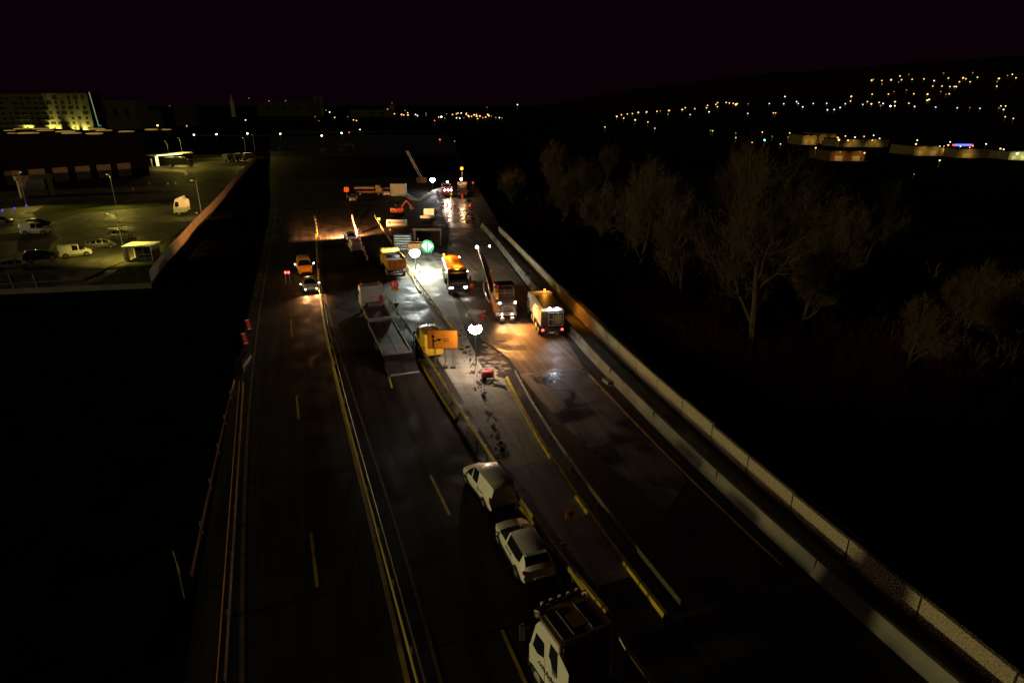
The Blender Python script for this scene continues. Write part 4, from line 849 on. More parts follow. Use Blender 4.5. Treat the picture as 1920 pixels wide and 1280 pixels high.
for a, b in (((155, 385), (190, 383)), ((160, 380), (190, 379)), ((265, 383), (300, 381)), ((270, 379), (300, 378)), ((14, 513), (28, 545)), ((60, 512), (70, 540)), ((120, 425), (165, 410)), ((200, 500), (160, 506)), ((90, 497), (60, 500))):
    pts = sorted([P(*a)[:2], P(*b)[:2]], key=lambda q: q[1]); tag(line(pts, .16, -.03).build('bay_line', WLINE), kind='structure')
def ph(px, py, px2, py2): return head(P(px, py), P(px2, py2))
h0 = ph(110, 484, 175, 478)
car('van', 'parked_van', P(143, 480), h0+.12, WHITE, 'white van in the front car park row left of the lit shelter', 'van', 'vehicles in the car park')
car('van', 'parked_van', P(70, 438), ph(40, 437, 98, 436)+.02, WHITE, 'white van alone on the inner row with its roof lit from above', 'van', 'vehicles in the car park', sc=1.1)
car('car', 'parked_car', P(27, 505), h0+.12, mat('dull_white_paint'), 'pale car at the left end of the front car park row', 'car', 'vehicles in the car park')
car('suv', 'parked_car', P(78, 488), h0+.12, BODYK, 'black SUV between the pale car and the white van in the front row', 'car', 'vehicles in the car park')
car('car', 'parked_car', P(190, 465), h0+.12, BODYG, 'dark grey car right of the white van in the front row', 'car', 'vehicles in the car park')
car('car', 'parked_car', P(228, 446), h0+.12, mat('dark_silver_paint', (.2, .2, .19), .25, coat=.5), 'dark car with a glinting nose behind the lit shelter', 'car', 'vehicles in the car park')
car('car', 'parked_car', P(72, 424), ph(40, 437, 98, 436)+.02, BODYK, 'black car right behind the white van with the lit roof', 'car', 'vehicles in the car park')
car('car', 'parked_car', P(2, 420), ph(40, 437, 98, 436), mat('dark_silver_paint'), 'car at the left edge of the photo below the blue lamps', 'car', 'vehicles in the car park')
A = P(345, 403); TR = thing('truck_tractor', (A.x, A.y, 0), ph(370, 400, 335, 403)-.4, 'pale truck tractor without trailer beside the long fence', 'truck')
cab(TR, 1.6, WHITE, wd=2.5, h=3.7, L=2.2, low=.6); chassis(TR, -.6, -4.2); twheels(TR, (.6, -2.9)); M().prism([(.4, 3.7), (-.5, 4.1), (-.6, 3.7)], -1.1, 1.1).build('roof_deflector', WHITE, TR, bevel=.05)
for s in (1, -1): M().prism([(-.6, .9), (-.6, 3.4), (-1.2, 3.2), (-1.2, .9)], s*1.2-.02, s*1.2+.02).build('side_fairing', WHITE, TR)
# lit shelter
a = P(238, 490); b = P(287, 489); SH = thing('smoking_shelter', (a.x, a.y, -.05), head(a, b), 'small glazed shelter with a brightly lit flat roof', 'shelter'); Ls = (b-a).length
M().box((Ls/2, 1.4, 2.35), (Ls+.5, 3.4, .14)).build('roof', mat('pale_roof', (.6, .6, .5), .6), SH, bevel=.02)
M().box((Ls/2, 1.4, .04), (Ls+.3, 3.2, .12)).build('floor_slab', CONC, SH)
for x in (0, Ls):
    for y in (0, 2.8): M().box((x, y, 1.2), (.1, .1, 2.3)).build('post', WHITE, SH)
M().box((Ls+.06, 1.4, 1.2), (.06, 2.7, 2.2)).build('side_wall', mat('brown_wall_panel', (.2, .15, .12), .7), SH); M().box((Ls/2, 2.84, 1.2), (Ls-.1, .05, 2.2)).build('back_wall', GLS, SH)
M().box((.12, 0, 1.2), (.8, .04, 2.2)).build('front_panel', mat('brown_wall_panel'), SH)
m = M()
for x in (Ls*.4, Ls*.7): m.box((x, 0, 1.2), (.06, .06, 2.2))
m.build('mullion', STL, SH); M().box((Ls*.6, 1.4, .8), (1.6, .6, .08)).build('table', STL, SH)
def lamp_post(base, h, aim, power, label, col=(1, .78, .12), lit=True, arm=1.2, adir=(-1, 0), size=120):
    o = thing('lamp_post', (base[0], base[1], -.05), 0, label, 'lamp post', 'car park lamp posts'); ad = Vector((*adir, 0)).normalized()*arm
    M().cyl((0, 0, 0), (0, 0, h), .09, .05, n=8).build('post', GRY, o); M().cyl((0, 0, h), tuple(ad+Vector((0, 0, h+.15))), .035, n=6).build('arm', GRY, o)
    M().box(tuple(ad+Vector((0, 0, h+.15))), (.55, .28, .1)).build('lamp_head', GRY, o)
    M().box(tuple(ad+Vector((0, 0, h+.085))), (.4, .2, .02)).build('diffuser', mat('yellow_diffuser', (1, 1, 1), emit=(1, .85, .3), es=4), o)
    if power: spot(o, tuple(ad+Vector((0, 0, h))), tuple(Vector(aim)-Vector((base[0], base[1], -.05))), power*4, col, size, .8, .2)
    return o
lamp_post(P(237, 490), 7.2, P(245, 478), 1600, 'tall lamp post at the left corner of the lit shelter', size=130)
lamp_post(P(218, 384), 7, P(225, 402), 1500, 'lamp post with a pale base in the middle of the car park', arm=.6, size=140)
lamp_post(P(50, 384), 7.5, P(60, 425), 900, 'lamp post by the low portal at the left of the car park', arm=.6, adir=(1, 0), size=140)
lamp_post(P(322, 318), 10, P(350, 315), 2200, 'left one of two lamp posts behind the lit gatehouse', arm=.6, size=150)
lamp_post(P(345, 306), 10, P(380, 308), 2200, 'right one of two lamp posts behind the lit gatehouse', arm=.6, size=150)
lamp_post(P(462, 292), 8, P(440, 304), 2600, 'lamp post near the far end of the long fence, left one', arm=.6, size=150)
lamp_post(P(478, 283), 8, P(470, 300), 800, 'lamp post near the far end of the long fence, right one', arm=.6, size=150)
lamp_post(P(380, 413), 8, P(352, 400), 700, 'lamp post between the pale truck tractor and the long fence', arm=.8, adir=(-1, -.3), size=120)
for x, y in ((8, 405), (30, 401), (52, 396)):
    g = P(x, y); o = thing('blue_lamp', (g.x, g.y, 0), 0, 'small blue lamp on a short post, '+{8: 'leftmost', 30: 'middle', 52: 'rightmost'}[x]+' of three left of the parked vans', 'lamp', 'blue lamps'); M().cyl((0, 0, 0), (0, 0, 1), .05, n=6).build('post', WHITE, o); M().sph((0, 0, 1.2), .22).build('lamp', mat('blue_glow', (.1, .1, 1), emit=(.05, .06, 1), es=1.), o)
# fence of vertical boards round the car park
fpx = [(285, 533), (300, 512), (318, 488), (345, 458), (372, 425), (395, 402), (420, 373), (445, 340), (470, 312), (482, 298)]
fp = [P(x, y, -.3) for x, y in fpx]; FN = thing('board_fence', tuple(fp[0]), 0, 'long fence of pale boards between the car park and the motorway', 'fence')
for a, b in zip(fp[:-1], fp[1:]):
    d = b-a; rz = math.atan2(d.y, d.x); np_ = max(1, round(d.length/5.2))
    for k in range(np_):
        c = a.lerp(b, (k+.5)/np_)-fp[0]; L_ = d.length/np_; m = M(); nb = max(3, int(L_/.3))
        for q in range(nb): m.box((-L_/2+(q+.5)*L_/nb, 0, 1.0), (L_/nb-.04, .04, 1.9+.04*math.sin(q*3.1+k)))
        for z_ in (.5, 1.6): m.box((0, .05, z_), (L_-.1, .05, .12))
        m.build('fence_panel', mat('fence_boards', (.3, .24, .15), .85, var=.4, scale=.4), FN, loc=(c.x, c.y, 0), rz=rz)
        c = a.lerp(b, k/np_)-fp[0]; M().box((0, .06, 1.05), (.14, .14, 2.15)).build('post', mat('fence_posts', (.12, .09, .06), .8), FN, loc=(c.x, c.y, 0), rz=rz)
a = P(0, 552, -.3); b = P(285, 540, -.3); a = a-(b-a)*.6; d = b-a; o = thing('low_wall', tuple(a), math.atan2(d.y, d.x), 'low pale wall along the near edge of the car park', 'wall'); M().box((d.length/2, 0, .3), (d.length, .2, .7)).build('wall_body', CONC, o); M().box((d.length/2, 0, .67), (d.length, .26, .06)).build('coping', CONC, o)
# dark portal building and warehouse
a = P(42, 372, 0); b = P(105, 367, 0); o = thing('loading_portal', tuple(a), head(a, b), 'pale frame of a low loading portal with a dark opening', 'building'); W_ = (b-a).length
for x in (.6, W_-.6): M().box((x, 1.5, 2.2), (1.2, 3, 4.4)).build('pier', mat('dim_pale_wall', (.3, .27, .2), .8), o)
M().box((W_/2, 1.5, 4.9), (W_+.6, 3.2, 1.0)).build('lintel', mat('dim_pale_wall'), o); M().box((W_/2, 2.2, 2.2), (W_-2.4, 1, 4.38)).build('door', BODYK, o)
M().box((W_/2, -.05, 1.1), (W_-2.2, .3, .3)).build('dock_sill', mat('dim_pale_wall'), o)
wx0 = Q(-160, 300, 172); wx1 = Q(276, 300, 222); a = Vector((wx0.x, 172, 0)); b = Vector((wx1.x, 222, 0)); d = b-a; WH = thing('warehouse', tuple(a), math.atan2(d.y, d.x), 'huge dark flat-roofed warehouse behind the car park', 'building')
DW = mat('dark_cladding', (.012, .01, .01), .8, spec=0.); Lw = d.length
M().box((Lw/2, 40, 6.8), (Lw, 80, 13.6)).build('wall', DW, WH); M().box((Lw/2, 40, 13.75), (Lw+1, 81, .3)).build('roof', mat('dark_roofing', (.012, .01, .009), .9, spec=0.), WH)
for k in range(8): M().box((8+k*(Lw-16)/7, -.06, 2.3), (4.2, .1, 4.2)).build('dock_door', mat('dim_pale_wall', (.1, .09, .07)), WH)
gx = mat('warm_skylight', (.9, .7, .3), emit=(1, .6, .12), es=.2, sample=False)
inv = Matrix.Translation(a) @ Matrix.Rotation(math.atan2(d.y, d.x), 4, 'Z'); inv.invert()
for x, y, w_ in ((18, 245, 2), (22, 250, 1.4), (43, 242, 3.4), (53, 250, 3.4), (77, 242, 3.2), (85, 245, 3.), (123, 247, 3.4), (134, 250, 3.2), (182, 242, 3.2), (195, 245, 3.), (177, 250.5, 2.8), (237, 247, 2.8), (284, 243, 2.6), (312, 243, 2)):
    g = P(x, y, 14.0); l = inv @ g; m = M(); m.sph((0, 0, 0), w_*.9, .12, 20, 6); m.build('skylight', gx, WH, loc=tuple(l))
g = P(292, 312); g2 = P(368, 305); o = thing('gatehouse', (g.x, g.y, 0), head(g, g2), 'small gatehouse with a bright lit canopy edge and portal', 'building'); W_ = (g2-g).length
M().box((W_*.55, 4, 1.9), (W_*.8, 6, 3.6)).build('wall', mat('dark_cladding'), o); M().box((W_*.45, 3.2, 4.05), (W_*.95, 8.5, .35)).build('canopy', mat('pale_roof'), o)
M().box((W_*.33, -1.1, 4.05), (W_*.62, .1, .5)).build('lit_fascia', mat('lit_fascia', (1, 1, .8), emit=(1, .85, .35), es=1.5), o)
m = M(); m.box((.6, -.6, 1.9), (.9, .5, 3.6)); m.build('glowing_pier', mat('lit_fascia'), o); M().box((-2.0, -.6, 1.5), (.4, .4, 3)).build('pier', mat('pale_roof'), o)  # bright pier glows itself in place of light falling on it
for k in range(5): M().box((W_*.35+k*1.4, .96, 2.2), (.9, .06, 1.3)).build('window', mat('dim_lit_window', (.3, .28, .2), emit=(.6, .5, .2), es=.08), o)
point(o, (W_*.4, -2.4, 3.2), 420, (1, .82, .3), .3); point(o, (-1.8, -2.2, 3.2), 90, (1, .82, .3), .3)
g = P(335, 313); o = thing('parked_truck', (g.x, g.y, 0), .05, 'dark box truck parked in front of the lit gatehouse', 'truck'); cab(o, 5.2, BODYK, wd=2.4, h=3, L=1.9); M().box((-.6, 0, 2.3), (7.4, 2.5, 2.7)).build('box_body', BODYK, o, bevel=.04); chassis(o, 3, -4); twheels(o, (4.2, -2.6))
for k, (x, y) in enumerate(((435, 300), (450, 299), (468, 298))):
    g = P(x, y+3); o = thing('parked_truck', (g.x, g.y, 0), 1.3, 'dark truck in the row at the far corner of the car park, '+('left one', 'middle one', 'right one')[k], 'truck', 'trucks at the far corner of the car park'); cab(o, 3.2, BODYG, wd=2.4, h=2.8, L=1.8); M().box((-1.4, 0, 2.1), (5, 2.4, 2.3)).build('box_body', mat('dull_grey_box', (.1, .1, .1), .6), o, bevel=.04); twheels(o, (2.2, -2.2))
# small white and red posts in the car park
for x, y, c_, lb in ((252, 358, RED, 'red square sign on a post in the car park'), (317, 348, WHITE, 'left white post in the far strip of the car park'), (331, 347, WHITE, 'right white post in the far strip of the car park'), (283, 347, GRY, 'dim grey post left of the white posts in the car park')):
    g = P(x, y+8); o = thing('post_sign', (g.x, g.y, 0), 0, lb, 'post'); M().cyl((0, 0, 0), (0, 0, 1.7), .05, n=6).build('post', GRY, o); M().box((0, 0, 1.7), (.5, .05, .6)).build('panel', c_, o)
# ---------------------------------------------------------------- apartment block far left, lit from below
D = 480; xl = Q(-20, 200, D).x; xr = Q(168, 200, D).x; AB = thing('apartment_block', ((xl+xr)/2, D, -.3), 0, 'wide apartment block with its lower floors lit by yellow floodlights', 'building'); Wd = xr-xl; Hh = 31
FAC = mat('apartment_render', (.055, .052, .03), .9, spec=0., var=.15, scale=.2)
M().box((0, 8, Hh/2), (Wd, 16, Hh)).build('wall', FAC, AB); M().box((0, 8, Hh+.3), (Wd+1, 17, .6)).build('roof', DW, AB)
random.seed(3)
for fl_ in range(8):
    for k in range(14):
        if random.random() < .17: continue
        x = -Wd/2+4+k*(Wd-8)/13; wd_ = random.choice((1.6, 2.0, 3.4)); M().box((x, -.04, 4+fl_*3.4), (wd_, .12, 1.5)).build('window', GLS, AB)
for fl_ in (2, 3, 4, 5): M().box((-Wd*.12+2*(fl_ % 2), -.6, 3.0+fl_*3.4), (Wd*.36, 1.2, .25)).build('balcony', FAC, AB)
for x in (50, 62, 97, 111, 140, 154):
    g = Q(x, 232, D); xx = g.x-(xl+xr)/2; M().box((xx, -1.5, 3.0), (.7, .6, .7)).build('floodlight', mat('yellow_flood', (1, 1, .5), emit=(1, .9, .3), es=3), AB)
    spot(AB, (xx, -1.6, 3.6), (xx+random.uniform(-3, 3), 0.3, 8.0), 90000, (1, .88, .2), 80, .8, .3)
g = Q(92, 238, D-10)
o = thing('facade_mast', (Q(185, 236, 470).x, 470, 0), 0, 'thin leaning mast lit pale green beside the apartment block', 'mast'); tp = Q(167, 173, 470); x0 = o.location.x; b0 = Q(185, 236, 470)
m = M(); m.cyl((0, 0, b0.z), (tp.x-x0, 0, tp.z), .35, .3, n=6); m.build('mast_pole', mat('green_glow_mast', (.4, .6, .4), emit=(.35, .55, .3), es=.35, sample=False), o)  # pale green light on the pole put into its emission
m = M(); m.cyl((0, 0, 0), (0, 0, b0.z), .35, n=6); m.build('mast_foot', GRY, o); M().sph((1, 0, b0.z), .9, .5).build('base_lamp', mat('cyan_lamp', (0, 1, 1), emit=(.0, .5, .6), es=.5, sample=False), o)
# far town silhouettes
def tower(px, py0, py1, wpx, D, label, spire=False, c=(.008, .006, .005), es=.012, rz=0):
    t_ = Q(px, py1, D); o = thing('church_tower' if spire else 'far_building', (t_.x, D, 0), rz, label, 'building'); wd = wpx/F*D*1.02; h = t_.z
    mt_ = mat('floodlight_glow_stone_%d' % int(es*1e4), c, spec=0., emit=(.7, .5, .12), es=es*.5, sample=False)  # floodlight and town glow put into the stone as emission
    if spire: M().box((0, 0, h*.3), (wd, wd, h*.6)).build('tower', mt_, o); M().cyl((0, 0, h*.6), (0, 0, h), wd*.6, .1, n=6).build('spire', mt_, o)
    else:
        M().box((0, 0, h/2), (wd, wd*.6, h)).build('wall', mt_, o); M().box((0, 0, h+.4), (wd*.8, wd*.5, .8)).build('roof', DW, o)
        for q in range(3): M().box(((q-1)*wd*.28, -wd*.3-.1, h*.55), (wd*.1, .2, h*.3)).build('window', GLS, o)
    return o
tower(432, 195, 175, 5, 1500, 'slender floodlit church spire above the dark town', True, es=.05)
tower(591, 207, 180, 5, 1700, 'left one of two faint twin towers of the far church', es=.014); tower(601, 207, 180, 5, 1700, 'right one of two faint twin towers of the far church', es=.014)
tower(735, 215, 198, 8, 1600, 'faint square tower with a red lamp on the horizon', es=.02)
tower(225, 205, 188, 70, 700, 'dim brown long block right of the apartment block', es=.008); tower(288, 232, 208, 20, 620, 'dim block left of the far street lamps', es=.006); tower(345, 230, 200, 30, 800, 'dim block below the church spire', es=.004)
tower(540, 205, 191, 90, 1600, 'long dim roofline of the old town', es=.006); tower(700, 212, 206, 70, 1500, 'low dim hall left of the square tower', es=.008)
# ---------------------------------------------------------------- industrial estate far right
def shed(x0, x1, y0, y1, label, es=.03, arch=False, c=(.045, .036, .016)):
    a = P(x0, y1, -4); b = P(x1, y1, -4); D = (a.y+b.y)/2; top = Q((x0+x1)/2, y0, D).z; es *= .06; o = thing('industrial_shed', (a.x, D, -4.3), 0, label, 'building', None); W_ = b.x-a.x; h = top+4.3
    mt_ = mat('sodium_glow_wall_%d' % int(es*1e4), c, spec=0., emit=(1, .62, .16), es=es, sample=False)  # faint sodium lamplight put into the wall as emission
    if arch:
        m = M(); pr = [(0, 0)]+[(W_/2-W_/2*math.cos(math.pi*k/10), h*.6+h*.4*math.sin(math.pi*k/10)) for k in range(11)]+[(W_, 0)]; m.prism(pr, 0, 30); m.build('wall', mt_, o)
    else: M().box((W_/2, 12, h/2), (W_, 24, h)).build('wall', mt_, o)
    if not arch: M().box((W_/2, 12, h+.2), (W_+.6, 24.6, .4)).build('roof', DW, o)
    for k in range(2 if W_ < 45 else 3):
        q = (k+.5)*W_/(2 if W_ < 45 else 3)+random.uniform(-2, 2); M().box((q, -.5, h*.95), (.5, .8, .2)).build('added_wall_lamp', GRY, o); spot(o, (q, -5.5, h*.9), (q, .4, h*.25), 5200*(1 if not arch else .6)*(2.2 if x0 > 1880 else 1), (1, .6, .16) if x0 < 1880 else (.9, .9, .4), 110, .9, .2)  # lamp boxes and spots added to throw uneven pools on the wall
    n = max(2, int(W_/9))
    for k in range(n): M().box(((k+.5)*W_/n, -.06, h*.3), (W_/n*.45, .14, h*.5)).build('gate', mat('dark_gate', (.06, .05, .03), .8), o)
    return o
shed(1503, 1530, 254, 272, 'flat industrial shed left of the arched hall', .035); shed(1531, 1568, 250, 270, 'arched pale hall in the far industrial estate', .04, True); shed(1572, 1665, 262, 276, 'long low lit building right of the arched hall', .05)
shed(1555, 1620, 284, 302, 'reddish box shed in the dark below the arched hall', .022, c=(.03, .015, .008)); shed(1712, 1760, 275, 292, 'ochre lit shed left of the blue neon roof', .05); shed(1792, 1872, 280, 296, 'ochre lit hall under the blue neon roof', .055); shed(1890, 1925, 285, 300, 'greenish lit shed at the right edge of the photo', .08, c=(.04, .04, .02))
g = Q(1805, 272, P(1805, 296, -4).y+14); o = thing('neon_sign', tuple(g), 0, 'blue and red neon strip on the roof of the far hall', 'sign')
M().box((0, 0, 0), (8.5, .4, 1.0)).build('blue_strip', mat('blue_neon', (.1, .1, 1), emit=(.08, .12, 1), es=3, sample=False), o)
for s in (-1, 1): M().box((s*5, 0, 0), (1.3, .4, .9)).build('red_strip', mat('red_neon', (1, .1, .1), emit=(1, .08, .08), es=1.6, sample=False), o)
M().box((0, .3, -1.6), (9, .3, 2.4)).build('sign_frame', GRY, o)
# ---------------------------------------------------------------- far lamps, one object each
LM = {}
COLS = {'y': (1, .52, .13), 'w': (.95, .95, 1), 'b': (.45, .6, 1), 'o': (1, .4, .1), 'r': (1, .08, .05), 'g': (.1, 1, .55), 'c': (.1, .8, .9)}
def lamp_mesh(c, br):
    k = (c, br)
    if k not in LM:
        m = M(); m.cyl((0, 0, -8), (0, 0, -.8), .12, n=4); nf = len(m.f); m.sph((0, 0, 0), 1, .8, 8, 5)
        me = bpy.data.meshes.new('street_lamp'); me.from_pydata(m.v, [], m.f); me.materials.append(GRY); me.materials.append(mat('far_glow_%s%d' % (c, br), (1, 1, 1), emit=COLS[c], es=(0, .35, 2.2, 7)[br], sample=False))
        for i, f in enumerate(me.polygons): f.material_index = 1 if i >= nf else 0
        LM[k] = me
    return LM[k]
CN = {'y': 'warm yellow', 'w': 'white', 'b': 'cold blue-white', 'o': 'orange', 'r': 'red', 'g': 'green', 'c': 'cyan'}
def far_lamp(px, py, c='y', br=2, k=1., where='on the dark hillside', group='lamps on the hillside'):
    dx, dy, dz = ray(px, py); t = 60.; hit = None; tmax = 3800
    while t < tmax:
        z = HC+t*dz
        if z <= terrain(t*dx, t*dy)+7: hit = t; break
        t *= 1.01
    if hit is None: t = 1900 if px < 1000 else 2400
    r = k*.62*t/626*(1.0 if br > 1 else .9)
    o = bpy.data.objects.new('street_lamp', lamp_mesh(c, br)); COL.objects.link(o); o.location = (t*dx, t*dy, HC+t*dz); o.scale = (r, r, r) if t > 500 else (r, r, r)
    o.scale[2] = r
    dim = {1: 'dim ', 2: '', 3: 'bright '}[br]
    tag(o, f'{dim}{CN[c]} far lamp {where}', 'street lamp', f'{dim}{CN[c]} {group}')
    return o
def parse(s, ox, oy, sc, rng=None):
    out = []
    for tk in s.split():
        c = 'y'; br = 2; k = 1.
        while tk[-1].isalpha() or tk[-1] in '+-':
            ch = tk[-1]; tk = tk[:-1]
            if ch == '+': k *= 1.35
            elif ch == '-': br = 1
            elif ch == 'B': br = 3; k *= 1.4
            else: c = ch
        x, y = tk.split(','); out.append((ox+float(x)/sc, oy+float(y)/sc, c, br, k))
    return out
R6 = "265,415+ 305,400 358,393 402,390 453,380+ 526,376+ 326,430 426,446+ 538,464 618,370 648,366- 723,363+ 839,355+ 866,338 950,347 1061,318 1053,339 1150,294 1135,309 1148,330 1225,292 1253,297 1287,300 1310,310B 1322,302 1419,304- 1075,375w 909,399b 1604,302b 1731,304b 1742,240w 1844,285w 1859,302b 1897,331w 1415,389b 1640,384o 1659,384o 161,508o 598,519o 715,396w-"
R6b = "1088,538- 1106,541 1310,560- 1310,601 1542,552 1563,622gB 1453,643o 1702,657 1783,560 1630,590- 1768,597-"
R7 = "583,145+ 600,135- 672,147 673,178- 753,141+ 831,107 845,140 820,160- 938,136 1041,133 1131,148w 1256,125 1386,124+ 1410,132 1353,158 1447,158 1512,118 1700,129+ 1683,155- 1818,92 1850,123 1681,197 1120,196o 1200,195 1270,200 1308,200 1325,200w 889,230- 587,266 730,265 953,264 1073,266+ 1264,263 1236,268- 404,286+ 397,327 545,332 580,352+ 648,339 683,348w 662,365w- 788,333+ 748,370bB 786,369w 910,346 960,375w 1071,320+ 1087,313+ 1145,380b 1334,386b 1533,391b 1718,370 1758,370 1741,401w 1755,464 1826,480 70,348b 188,347b 194,404w 254,402w 306,384w 351,351b 505,357b 1215,80o- 1190,243o- 1470,78- 1776,102o- 780,243r- 910,92r- 1445,385o- 1700,388o-"
R7b = "285,648+ 352,634 375,672+ 436,644w 516,637 600,628w 588,670 653,655w 983,670w 972,704+ 1272,686w 1255,713+ 1182,723c 1218,723r 1362,725w 1472,720 1445,733 1587,704w 1713,744+ 1742,750w 1860,788wB 92,737+ 520,782+ 1180,847+ 955,968- 295,668oB"
R4 = "93,150o- 120,153o- 205,145- 197,172- 310,198- 510,224w 485,210- 545,260 435,283- 635,255o- 675,277 696,282 942,160r- 911,204 958,235 1008,240+ 1023,243 1050,228 1052,243+ 1034,212- 1105,240w 1118,248w 1177,232- 1178,246- 1265,258o 1283,256wB 1307,265- 1237,282r 1320,237o- 1360,240 1388,235 1398,230 1420,230w 1388,263w 1411,265w 1457,232 1470,248+ 1455,240 1475,255 1492,252 1510,243+ 1526,240 1528,252+ 1550,250+ 1534,268 1570,262r 1605,240+ 1612,248+ 1590,258 1660,260- 1685,262w 1704,264- 1810,172w 1600,190r- 1440,262r- 410,255- 1630,250-"
R4b = "168,374wB 455,386wB 593,368wB 645,363r 720,344w 1273,413r+ 1375,424w-"
R3 = "922,267B 1093,270o 1437,235w 993,152r- 1575,126o 1605,128o 1070,193- 1456,107o- 860,200r-"
R3b = "1135,322wB 1267,318wB 1448,314wB"
for x, y, c, br, k in parse(R6, 1100, 130, 4.683)+parse(R7, 1510, 120, 4.683): far_lamp(x, y, c, br, k)
for x, y, c, br, k in parse(R6b, 1100, 130, 4.683)+parse(R7b, 1510, 120, 4.683): far_lamp(x, y, c, br, k, 'in the industrial estate below the hillside', 'lamps in the industrial estate')
for x, y, c, br, k in parse(R4, 480, 150, 3.692)+parse(R3, 0, 150, 3.121): far_lamp(x, y, c, br, k, 'of the town on the horizon', 'lamps of the town')
for x, y, c, br, k in parse(R4b, 480, 150, 3.692)+parse(R3b, 0, 150, 3.121): far_lamp(x, y, c, br, k, 'along the far crossing road', 'lamps along the far road')
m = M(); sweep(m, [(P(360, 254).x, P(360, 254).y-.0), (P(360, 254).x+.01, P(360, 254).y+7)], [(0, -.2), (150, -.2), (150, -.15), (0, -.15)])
tag(m.build('far_road', mat('sodium_glow_road', (.12, .08, .03), emit=(1, .5, .1), es=.012, sample=False)), kind='structure')  # lamplight on the far road put into its own emission
# ---------------------------------------------------------------- bare trees on the right
BARK = mat('bark', (.045, .03, .014), .9, spec=.1, var=.4, scale=2.); TWIG = mat('twigs', (.062, .042, .019), .9, spec=.1, var=.3, scale=1.)
def tree_mesh(seed, H=18, spread=.55, lean=.1, density=1.):
    """tapered trunk that forks low, limbs that leave sideways and bend upward, fine twigs towards the rim"""
    rnd = random.Random(seed); T = M(); C = M()
    def grow(p, d, L, r, lv):
        n = 5 if lv < 3 else 3; q = p
        for k in range(n):
            up = .16 if lv > 0 else .03
            d2 = (d+Vector((rnd.gauss(0, .13), rnd.gauss(0, .13), rnd.gauss(up, .08)))).normalized(); e = q+d2*L/n; r2 = r*(1-(.55 if lv else .4)/n)
            (T if lv < 3 else C).cyl(q, e, max(r, .011), max(r2, .008), 7 if lv < 2 else (4 if lv < 4 else 3)); q = e; d = d2; r = r2
            if lv < 6 and (k > 0 or lv > 0) and not (lv == 0 and k < 2):
                for _ in range(2 if (lv in (2, 3, 4) and rnd.random() < .55*density) else 1):
                    if lv > 1 and rnd.random() < .14: continue
                    a = rnd.uniform(0, 6.283); u = d.orthogonal().normalized(); v_ = d.cross(u); s_ = rnd.uniform(.6, 1.5)*spread*(1.6 if lv == 0 else 1)
                    f = rnd.uniform(.42, .78)*(1.15 if lv == 0 else 1); grow(q, (d+(u*math.cos(a)+v_*math.sin(a))*s_).normalized(), L*f, r*rnd.uniform(.4, .68), lv+1 if lv != 4 or rnd.random() < .8 else 6)
        if lv < 5: grow(q, d, L*.62, r*.9, lv+1)
    grow(Vector((0, 0, -.2)), Vector((rnd.gauss(0, lean), rnd.gauss(0, lean), 1)).normalized(), H*.42, H*.02, 0)
    return T, C
def tree(px, py, H, label, seed, sp=.55, density=1., z=-4.1):
    g = P(px, py, z); o = thing('bare_tree', tuple(g), 0, label, 'tree', 'bare trees beyond the wall'); T, C = tree_mesh(seed, H, sp, .1, density); T.build('trunk', BARK, o); C.build('crown', TWIG, o); return o
t1 = tree(1412, 700, 23, 'largest bare tree with a wide forked crown in the middle of the dark field', 12, 1.0)
t2 = tree(1800, 655, 11, 'small bare tree at the right edge of the field', 5, .75)
t3 = tree(1040, 440, 15, 'bare tree just above the far end of the stone wall', 22, .6)
def tcopy(src, px, py, s, rz, label, sz=None): g = P(px, py, -4.1); return copy_tree(src, tuple(g), rz, label, scale=(s, s, s*(sz or 1)))
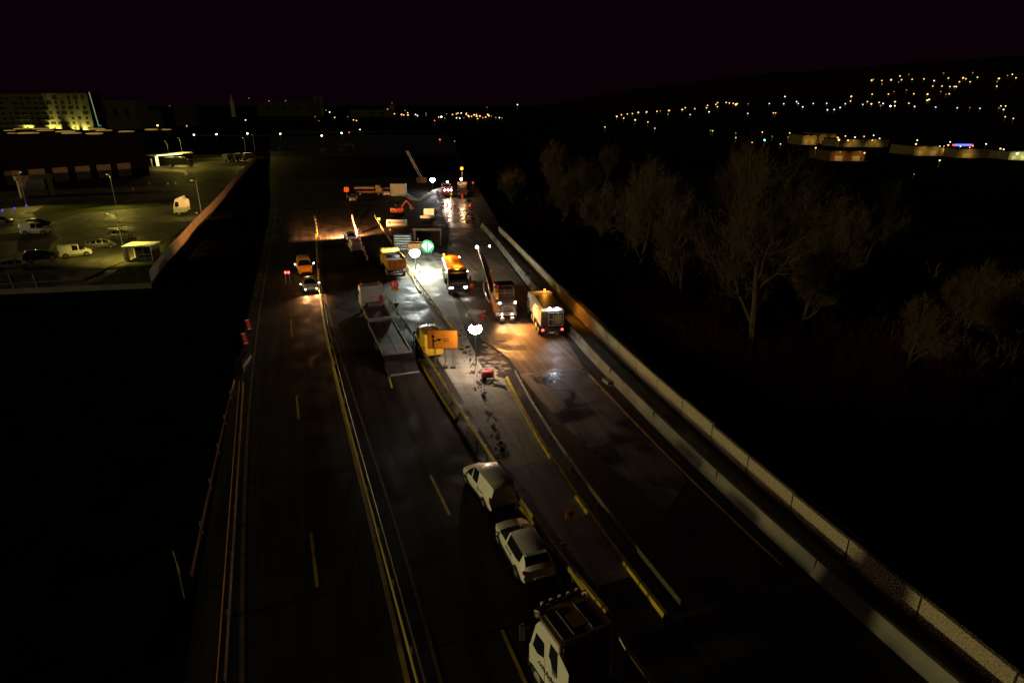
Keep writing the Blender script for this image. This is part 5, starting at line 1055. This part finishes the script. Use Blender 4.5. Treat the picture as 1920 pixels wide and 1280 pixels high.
for k_, (src, px, py, sc_, rz_, lb) in enumerate((
    (t1, 1190, 540, .85, 1.8, 'bare spreading tree between the wall end and the largest tree'), (t3, 1565, 600, .9, 2.2, 'slim bare tree just right of the largest tree'),
    (t2, 1120, 480, 1.4, .7, 'low bare tree left of the spreading tree near the wall end'), (t3, 975, 405, .8, 3.9, 'small bare tree nearest the far lane'),
    (t1, 1370, 520, .8, 4.1, 'bare tree right behind the top of the largest tree'), (t2, 1690, 740, 1.0, 2.9, 'low bare tree in the dark right of the largest trunk'),
    (t3, 1390, 420, 1.1, 5.2, 'tall thin bare tree standing highest behind the largest tree'), (t2, 1290, 600, 1.3, 5.0, 'bushy bare tree left of the largest trunk'),
    (t1, 1100, 420, .75, .4, 'broad bare tree behind the low one near the wall end'), (t3, 1240, 450, .9, 1.1, 'dim bare tree behind the spreading tree'),
    (t2, 1020, 400, 1.5, 2.0, 'thick low bare tree behind the wall end'), (t1, 1620, 500, .7, 2.6, 'faint bare tree in the far right thicket'),
    (t2, 1480, 640, 1.2, 1.4, 'leaning low bare tree right beside the largest trunk'), (t3, 1150, 360, .9, 3.1, 'distant bare tree seen over the thicket on the left'),
    (t2, 1895, 700, 1.1, 4.4, 'low bare tree cut by the right edge of the photo'))):
    tcopy(src, px, py, sc_, rz_, lb, (1, 1.12, .9)[k_ % 3])
# scrub under the trees and along the slope: thin stems in one mass
def scrub(name, pts, label, n, hmin, hmax, seed):
    rnd = random.Random(seed); m = M()
    for i in range(n):
        a = rnd.choice(pts); x = a[0]+rnd.gauss(0, a[2]); y = a[1]+rnd.gauss(0, a[3]); g = P(x, y, -4.1); z = terrain(g.x, g.y)
        if g.x < wallx(g.y)+2: continue
        h = rnd.uniform(hmin, hmax)
        for k in range(5):
            d = Vector((rnd.gauss(0, .35), rnd.gauss(0, .35), 1)).normalized(); p0 = Vector((g.x+rnd.gauss(0, .3), g.y+rnd.gauss(0, .3), z)); p1 = p0+d*h*.6; p2 = p1+(d+Vector((rnd.gauss(0, .3), rnd.gauss(0, .3), 0))).normalized()*h*.4
            m.cyl(p0, p1, .022, .012, 3); m.cyl(p1, p2, .012, .006, 3)
            for q in range(3):
                s = p0.lerp(p1, rnd.uniform(.3, 1)); m.cyl(s, s+Vector((rnd.gauss(0, .4), rnd.gauss(0, .4), rnd.uniform(.1, .6)))*h*.35, .01, .005, 3)
    tag(m.build(name, mat('dry_scrub', (.26, .15, .05), .9, spec=.1)), label, 'scrub', kind='stuff')
scrub('scrub', [(1300, 620, 60, 40), (1230, 560, 40, 30), (1130, 500, 40, 30), (1060, 460, 30, 25), (1000, 420, 25, 20), (1400, 690, 60, 30), (1500, 760, 80, 40), (1620, 700, 90, 50), (1750, 720, 80, 60)], 'dry scrub and brambles under the bare trees beyond the wall', 3200, .8, 3.0, 4)
